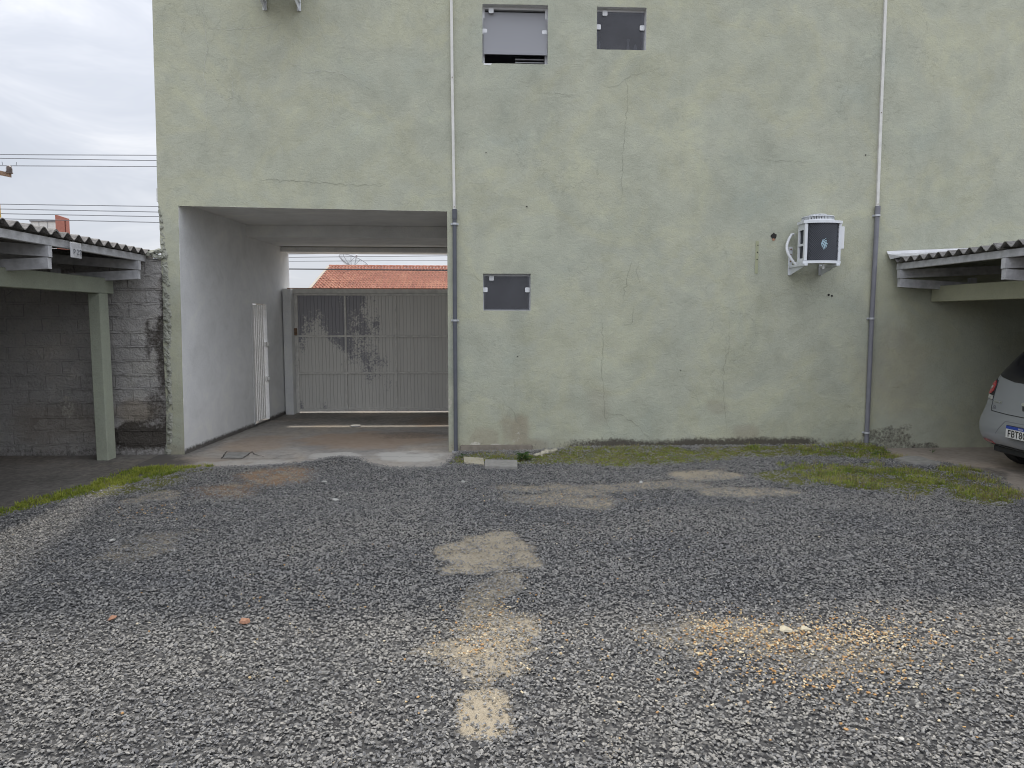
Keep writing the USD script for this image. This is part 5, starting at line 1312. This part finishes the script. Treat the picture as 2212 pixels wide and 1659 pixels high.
# ------------------------------------------------------------------ odds and ends on the ground
def on_bed(u, v):
    p = at_z(u, v, 0.03)
    z = float(bed_z(np.array([[p[0]]]), np.array([[p[1]]]))[0, 0])
    return np.array([p[0], p[1], z])
def lying(name, u, v, rad, m, label, cat, seed, flat=0.4, group=None):
    p = on_bed(u, v); rad = rad * 0.82; o = rock(rad, flat, seed, 22); rot(o, [0, 0, 1], seed * 47 % 360)
    single(name, mv(o, p[0], p[1], p[2] + rad * flat * 0.45 + 0.012), m, label, cat, group)
lying('brick_fragment', 528, 1350, 0.040, 'brick_chip', 'orange brick fragment on the gravel left of the sand patches', 'brick fragment', 3, 0.55)
lying('brick_fragment', 241, 1348, 0.034, 'brick_chip', 'flat orange brick chip on the gravel towards the lower left', 'brick fragment', 5, 0.35)
lying('white_stone', 726, 1084, 0.046, 'white_stone', 'flat white stone on the dark gravel before the drive-through', 'stone', 7, 0.3)
lying('white_stone', 243, 1174, 0.038, 'white_stone', 'pale grey flat stone on the gravel below the grass strip', 'stone', 9, 0.3)
lying('white_stone', 700, 1044, 0.035, 'white_stone', 'small white stone at the edge of the reddish sand patch', 'stone', 11, 0.35)
lying('white_stone', 1001, 1046, 0.035, 'white_stone', 'white pebble on dark gravel in front of the left downpipe', 'stone', 12, 0.45)
lying('white_stone', 1384, 1046, 0.030, 'white_stone', 'small round white stone near the moss by the wall', 'stone', 13, 0.6)
lying('white_stone', 1345, 968, 0.040, 'white_stone', 'white stone wedged against the foot of the wall', 'stone', 14, 0.5)
lying('white_stone', 1955, 1002, 0.045, 'white_stone', 'pale flat stone at the grass beside the broken slab', 'stone', 15, 0.3)
lying('cement_lump', 1697, 1368, 0.055, 'cream_chip', 'cream cement lump on the orange gravel, the larger left one', 'cement lump', 17, 0.3)
lying('cement_lump', 1740, 1364, 0.042, 'cream_chip', 'cream cement lump on the orange gravel, the smaller right one', 'cement lump', 19, 0.35)
lying('white_stone', 1947, 1756 - 150, 0.016, 'white_stone', 'pale bluish stone on the near gravel at the lower right', 'stone', 21, 0.4)

def slab(name, pts, h, m, label, cat, z=0.03, tilt=0.0):
    g_ = [at_z(u, v, z + h)[:2] for u, v in pts]
    o = extrude(Polygon(g_), h); mv(o, 0, 0, z)
    if tilt: 
        c = np.mean(g_, 0); rot(o, [1, 0, 0], tilt, (c[0], c[1], z))
    single(name, o, m, label, cat)
slab('concrete_plank', [(1048, 994), (1117, 995), (1117.5, 1006), (1047, 1005)], 0.045, 'slab_concrete', 'pale concrete plank lying at the foot of the wall beside a weed', 'plank', 0.035, 4)
slab('mortar_slab', [(1001, 986), (1044, 989), (1046, 1003), (1003, 998)], 0.02, 'cream_chip', 'yellowish broken mortar slab beside the foot of the left downpipe', 'slab', 0.035)
slab('concrete_slab', [(1932, 990), (1960, 984), (1990, 986), (2031, 1000), (1965, 999)], 0.05, 'slab_concrete', 'cracked triangular concrete slab between the grass and the carport floor', 'slab', 0.02)
part(bldg, 'footing', bx(at_y(994, 975, YF)[0], at_y(1150, 975, YF)[0], YF - 0.045, YF + 0.02, -0.05, 0.085, 0.012), 'footing_concrete', label='bare concrete footing at the foot of the wall')
r8 = np.random.default_rng(8)
for k in range(9):
    u, v_ = 1158 + k * 5.5 + r8.uniform(-3, 3), 981 - k * 0.9 + r8.uniform(-2, 2)
    p = at_z(u, v_, 0.06)
    rl_ = ['leftmost', 'second from the left', 'third from the left', 'fourth from the left', 'middle', 'fourth from the right', 'third from the right', 'second from the right', 'rightmost'][k]
    single('rubble_lump', mv(rock(r8.uniform(0.03, 0.06), 0.7, 500 + k), p[0], min(p[1], YF - 0.06), 0.055), 'rubble_pale', f'pale mortar lump at the foot of the wall, {rl_} of its row', 'rubble', 'rubble lumps at the wall foot')
# cracked lid set in the driveway
lid = [at_z(u, v, 0.012)[:2] for u, v in ((482, 988), (494, 976.5), (540, 977), (524, 989))]
single('inspection_lid', mv(extrude(Polygon(lid), 0.008), z=0.004), 'slab_concrete', 'cracked concrete lid set in the driveway before the drive-through', 'lid')
def gcrack(pts, w, seed):
    q = np.array([at_z(u, v, 0.006) for u, v in pts]); r = np.random.default_rng(seed); out = [q[0]]
    for a, b in zip(q[:-1], q[1:]):
        n = max(2, int(np.linalg.norm(b - a) / 0.05)); t = np.linspace(0, 1, n + 1)[1:]; p = a + (b - a) * t[:, None]; p[:-1, :2] += r.normal(0, 0.008, (n - 1, 2)); out += list(p)
    q = np.array(out); d = np.gradient(q, axis=0); d /= np.maximum(np.linalg.norm(d, axis=1, keepdims=True), 1e-9); nn = np.stack([-d[:, 1], d[:, 0], 0 * d[:, 0]], 1)
    ww = w * (0.4 + 0.9 * r.random((len(q), 1))); z = np.array([0, 0, 0.004])
    part('/World/driveway', 'joint', quad_strip(q - nn * ww / 2 + z, q + nn * ww / 2 + z), 'seam_black')
for k, (p, w) in enumerate([([(478, 991), (490, 975), (545, 976), (548, 981), (570, 987)], 0.012), ([(480, 990), (520, 991), (533, 985), (545, 976)], 0.010), ([(440, 990), (480, 992), (600, 991), (760, 987), (950, 988)], 0.007), ([(590, 992), (610, 984), (640, 981)], 0.006)]):
    gcrack(p, w, 700 + k)

# ------------------------------------------------------------------ loose stones, grass
def make_stone(r, L):
    n = 11
    p = r.normal(size=(n, 3)); p /= np.linalg.norm(p, axis=1, keepdims=True)
    p *= np.array([0.5, 0.5 * r.uniform(0.55, 0.85), 0.5 * r.uniform(0.26, 0.46)]) * L * r.uniform(0.85, 1.1, (n, 1))
    h = ConvexHull(p)
    m = trimesh.Trimesh(p, h.simplices, process=False); m.fix_normals()
    return trimesh.Trimesh(m.vertices[np.unique(m.faces)], np.searchsorted(np.unique(m.faces), m.faces), process=False)
def cluster(r, n, rad, lo, hi):
    ms = []
    for k in range(n):
        s = make_stone(r, r.uniform(lo, hi) ** 1.0)
        rot(s, [1, 0, 0], r.normal(0, 17)); rot(s, [0, 1, 0], r.normal(0, 17)); rot(s, [0, 0, 1], r.uniform(0, 360))
        a, q = r.uniform(0, 2 * np.pi), rad * math.sqrt(r.random())
        mv(s, q * math.cos(a), q * math.sin(a), r.uniform(-0.001, 0.011))
        ms.append(s)
    o = cat_(*ms)
    TONE[id(o)] = np.concatenate([np.full(len(q.vertices), r.random()) for q in ms]); KEEP.append(o)
    return o
TONE, KEEP = {}, []
def instancer(name, protos, mats, pos, idx, rotz, scale, label=None, cat=None, tilt=None):
    root = fresh('/World', name)
    pi = UsdGeom.PointInstancer.Define(stage, root)
    paths = []
    for k, m in enumerate(protos):
        p = f'{root}/prototypes/variant_{k:03d}'
        usdkit.mesh(stage, p, m, LOOKS[mats[k] if isinstance(mats, list) else mats])
        tn = TONE.get(id(m), np.full(len(m.vertices), (k * 0.37 + 0.11) % 1.0))
        primvar(p, 'tone', np.repeat(tn[:, None], 3, 1))
        paths.append(Sdf.Path(p))
    pi.CreatePrototypesRel().SetTargets(paths)
    pi.CreatePositionsAttr(Vt.Vec3fArray.FromNumpy(np.asarray(pos, np.float32)))
    pi.CreateProtoIndicesAttr(Vt.IntArray.FromNumpy(np.asarray(idx, np.int32)))
    h = np.asarray(rotz) / 2
    q = Vt.QuathArray([Gf.Quath(float(math.cos(a)), 0.0, 0.0, float(math.sin(a))) for a in h])
    pi.CreateOrientationsAttr(q)
    s = np.repeat(np.asarray(scale, np.float32)[:, None], 3, 1)
    pi.CreateScalesAttr(Vt.Vec3fArray.FromNumpy(s))
    meta(pi.GetPrim(), label, cat, None, 'stuff')
    return pi
rs = np.random.default_rng(2024)
protos = [cluster(rs, 12, 0.055, 0.009, 0.024) for _ in range(18)]
CELL = 0.048
gx_, gy_ = np.meshgrid(np.arange(-4.4, 6.0, CELL), np.arange(0.9, 8.28, CELL), indexing='ij')
px = gx_.ravel() + rs.uniform(-0.5, 0.5, gx_.size) * CELL; py = gy_.ravel() + rs.uniform(-0.5, 0.5, gx_.size) * CELL
inb = np.zeros(len(px), bool)
d_ = bed_dist(px[:, None], py[:, None])[:, 0]
sm, mm_, rm_ = sand_mask(px, py), moss_mask(px, py), red_mask(px, py)
nz = noise2(px, py, 5.0, 201)
keepp = (d_ > -0.03) & (py < 8.25)
keepp &= rs.random(len(px)) > np.clip(sstep(0.30, 0.85, sm + (nz - 0.5) * 1.0) * 0.62, 0, 0.62)
keepp &= rs.random(len(px)) > np.clip(sstep(0.35, 0.9, mm_ + (nz - 0.5) * 1.0) * 0.60, 0, 0.6)
keepp &= rs.random(len(px)) > np.clip(sstep(0.30, 0.85, rm_ + (nz - 0.5) * 1.0) * 0.65, 0, 0.65)
keepp &= (np.abs(px) < 1.2 + 0.92 * py)
px, py = px[keepp], py[keepp]
pz = bed_z(px[:, None], py[:, None])[:, 0]
instancer('gravel', protos, 'slate_stone', np.column_stack([px, py, pz + 0.003]), rs.integers(0, len(protos), len(px)), rs.uniform(0, 2 * np.pi, len(px)), rs.uniform(0.85, 1.15, len(px)), 'loose dark grey slate gravel covering the yard', 'gravel')
# sand grains and fine chips round the sandy places
gp_ = [cluster(rs, 16, 0.045, 0.004, 0.010) for _ in range(8)]
m_ = 16000
qx, qy = rs.uniform(-3.8, 3.8, m_), rs.uniform(1.9, 7.9, m_)
sq = np.maximum(sand_mask(qx, qy), 0.8 * red_mask(qx, qy)) + (noise2(qx, qy, 6.0, 207) - 0.5) * 0.9
kq = rs.random(m_) < sstep(0.12, 0.7, sq)
qx, qy = qx[kq], qy[kq]
instancer('sand_grains', gp_, 'sand_grain', np.column_stack([qx, qy, bed_z(qx[:, None], qy[:, None])[:, 0] + 0.009]), rs.integers(0, 8, len(qx)), rs.uniform(0, 6.28, len(qx)), rs.uniform(0.8, 1.3, len(qx)), 'pale sand grains and chips strewn over the gravel', 'sand')
# ochre pebbles
op = [make_stone(rs, rs.uniform(0.010, 0.020)) for _ in range(14)]
for m in op: m.vertices[:, 2] *= 1.3
cx_, cy_ = [], []
def sprinkle(u, v, ru, rv, n):
    c = at_z(u, v); a = at_z(u + ru, v); b = at_z(u, v - rv); e = at_z(u, v + rv)
    ang, rad = rs.uniform(0, 2 * np.pi, n), np.abs(rs.normal(0, 0.55, n)) + 0.15 * rs.random(n)
    cx_.extend(c[0] + (a[0] - c[0]) * rad * np.cos(ang)); cy_.extend((b[1] + e[1]) / 2 + (b[1] - e[1]) / 2 * rad * np.sin(ang))
sprinkle(1700, 1412, 430, 90, 900); sprinkle(1540, 1376, 130, 26, 150); sprinkle(1880, 1400, 280, 70, 420); sprinkle(1750, 1500, 420, 120, 420); sprinkle(1050, 1430, 190, 120, 260); sprinkle(1080, 1340, 100, 60, 80)
sprinkle(330, 1120, 120, 30, 60); sprinkle(600, 1380, 420, 200, 90); sprinkle(1300, 1200, 400, 120, 70); sprinkle(1250, 1090, 200, 30, 80)
cx_, cy_ = np.array(cx_), np.array(cy_)
nn_ = noise2(cx_, cy_, 4.0, 205); k_ = nn_ > 0.40 + 0.10 * rs.random(len(nn_)) - 0.1
cx_, cy_ = cx_[k_], cy_[k_]
cz_ = bed_z(cx_[:, None], cy_[:, None])[:, 0] + 0.016
instancer('ochre_gravel', op, 'ochre_stone', np.column_stack([cx_, cy_, cz_]), rs.integers(0, 14, len(cx_)), rs.uniform(0, 6.28, len(cx_)), rs.uniform(0.7, 1.2, len(cx_)), 'scattered ochre and cream pebbles lying on the dark gravel', 'pebbles')

def tuft(r, n, h, spread, w=0.0028, flop=0.7):
    V, F = [], []
    for k in range(n):
        a = r.uniform(0, 2 * np.pi); b = np.array([math.cos(a), math.sin(a), 0]); s = np.array([-b[1], b[0], 0])
        o = b * spread * math.sqrt(r.random()) ; hh = h * r.uniform(0.5, 1.15); f = flop * r.uniform(0.3, 1.2)
        p1 = o + b * hh * f * 0.35 + [0, 0, hh * 0.62]; p2 = o + b * hh * f + [0, 0, hh * (1.0 - 0.3 * f)]
        i = len(V)
        V += [o - s * w, o + s * w, p1 - s * w * 0.8, p1 + s * w * 0.8, p2]
        F += [[i, i + 1, i + 3], [i, i + 3, i + 2], [i + 2, i + 3, i + 4]]
    o = trimesh.Trimesh(np.array(V), np.array(F), process=False)
    TONE[id(o)] = np.repeat(r.random(n), 5); KEEP.append(o)
    return o
gt = [tuft(rs, 14, 0.030, 0.03) for _ in range(8)]
gtl = [tuft(rs, 12, 0.050, 0.035, 0.003) for _ in range(4)]
dryt = [tuft(rs, 8, 0.07, 0.05, 0.0022, 1.0) for _ in range(4)]
def grass(name, test, x0, x1, y0, y1, dens_, protos_, mats_, label, hs=(0.7, 1.2), pw=None, group=None):
    n = int((x1 - x0) * (y1 - y0) * dens_)
    x, y = rs.uniform(x0, x1, n), rs.uniform(y0, y1, n)
    k = rs.random(n) < test(x, y); x, y = x[k], y[k]
    z = np.maximum(bed_z(x[:, None], y[:, None])[:, 0], 0.002)
    idx = rs.integers(0, len(protos_), len(x)) if pw is None else rs.choice(len(protos_), len(x), p=pw)
    instancer(name, protos_, mats_, np.column_stack([x, y, z]), idx, rs.uniform(0, 6.28, len(x)), rs.uniform(*hs, len(x)), label, 'grass')
stripP = Polygon(U2G([(-30, 1128), (-30, 1112), (40, 1092), (100, 1074), (160, 1058), (200, 1044), (250, 1026), (300, 1014), (350, 1010), (400, 1009), (460, 1009), (420, 1013), (370, 1020), (400, 1024), (345, 1032), (300, 1040), (260, 1050), (200, 1066), (140, 1083), (80, 1098), (0, 1118)])).buffer(0.02)
grass('grass', lambda x, y: contains_xy(stripP, x, y) * np.clip(0.1 + 2.2 * (noise2(x, y, 3.5, 211) - 0.30), 0.05, 1), -4.6, -2.0, 4.6, 8.2, 1700, gt + gtl[:2], 'lawn_blade', 'bright green low grass strip between the left carport floor and the gravel', (0.7, 1.15))
def wallgrass(x, y):
    return np.clip(1.3 * moss_mask(x, y) - 0.60 + 3.0 * (noise2(x, y, 3.5, 212) - 0.5), 0, 1) * (x < 3.2) * (x > -0.4) * (bed_dist(x[:, None], y[:, None])[:, 0] > -0.12) * 0.8
grass('grass', wallgrass, -0.4, 3.2, 7.3, 8.27, 1300, gt + dryt, ['grass_blade'] * 8 + ['dry_blade'] * 4, 'thin mossy grass along the foot of the green wall', (0.35, 0.75))
def rightgrass(x, y):
    return np.clip(1.5 * moss_mask(x, y) - 0.95 + 4.6 * (noise2(x, y, 4.5, 213) - 0.47), 0, 1) * (x >= 3.2) * (bed_dist(x[:, None], y[:, None])[:, 0] > -0.10)
grass('grass', rightgrass, 3.2, 5.6, 5.0, 8.27, 900, gt + gtl + dryt, ['grass_blade'] * 12 + ['dry_blade'] * 4, 'patchy weeds and grass on the gravel before the right carport', (0.5, 1.2))

def weed(u, v, h, n, label, seed):
    r = np.random.default_rng(seed); p = at_z(u, v, 0.03)
    t = thing('weed', label, 'weed', (p[0], min(p[1], YF - 0.05), 0.02))
    for k in range(n):
        a = r.uniform(0, 2 * np.pi); b = np.array([math.cos(a), math.sin(a), 0]); s = np.array([-b[1], b[0], 0]); L_ = h * r.uniform(0.5, 0.9)
        o = b * r.uniform(0, 0.03) + [0, 0, h * r.uniform(0.1, 0.7)]
        m1, m2, e = o + b * L_ * 0.35 + [0, 0, L_ * 0.22], o + b * L_ * 0.7 + [0, 0, L_ * 0.25], o + b * L_ + [0, 0, L_ * 0.12]
        W_ = L_ * 0.2
        V_ = np.array([o, m1 - s * W_, m1 + s * W_, m2 - s * W_ * 0.8, m2 + s * W_ * 0.8, e])
        part(t, 'leaf', trimesh.Trimesh(V_, [[0, 2, 1], [1, 2, 4], [1, 4, 3], [3, 4, 5]], process=False), 'weed_leaf')
    part(t, 'stem', tube([[0, 0, 0], [0.005, 0, h * 0.8]], [0.004, 0.002], 5), 'weed_leaf')
weed(1131, 996, 0.13, 26, 'leafy dark green weed growing beside the concrete plank', 1)
weed(1002, 990, 0.07, 14, 'small leafy weed at the foot of the left downpipe', 2)
weed(2014, 976, 0.05, 8, 'tiny bright green sprout at the wall inside the right carport', 3)
weed(1900, 985, 0.07, 16, 'low leafy weed at the foot of the right downpipe', 4)
weed(1080, 1004, 0.05, 10, 'small sprig of leaves in front of the concrete plank', 5)
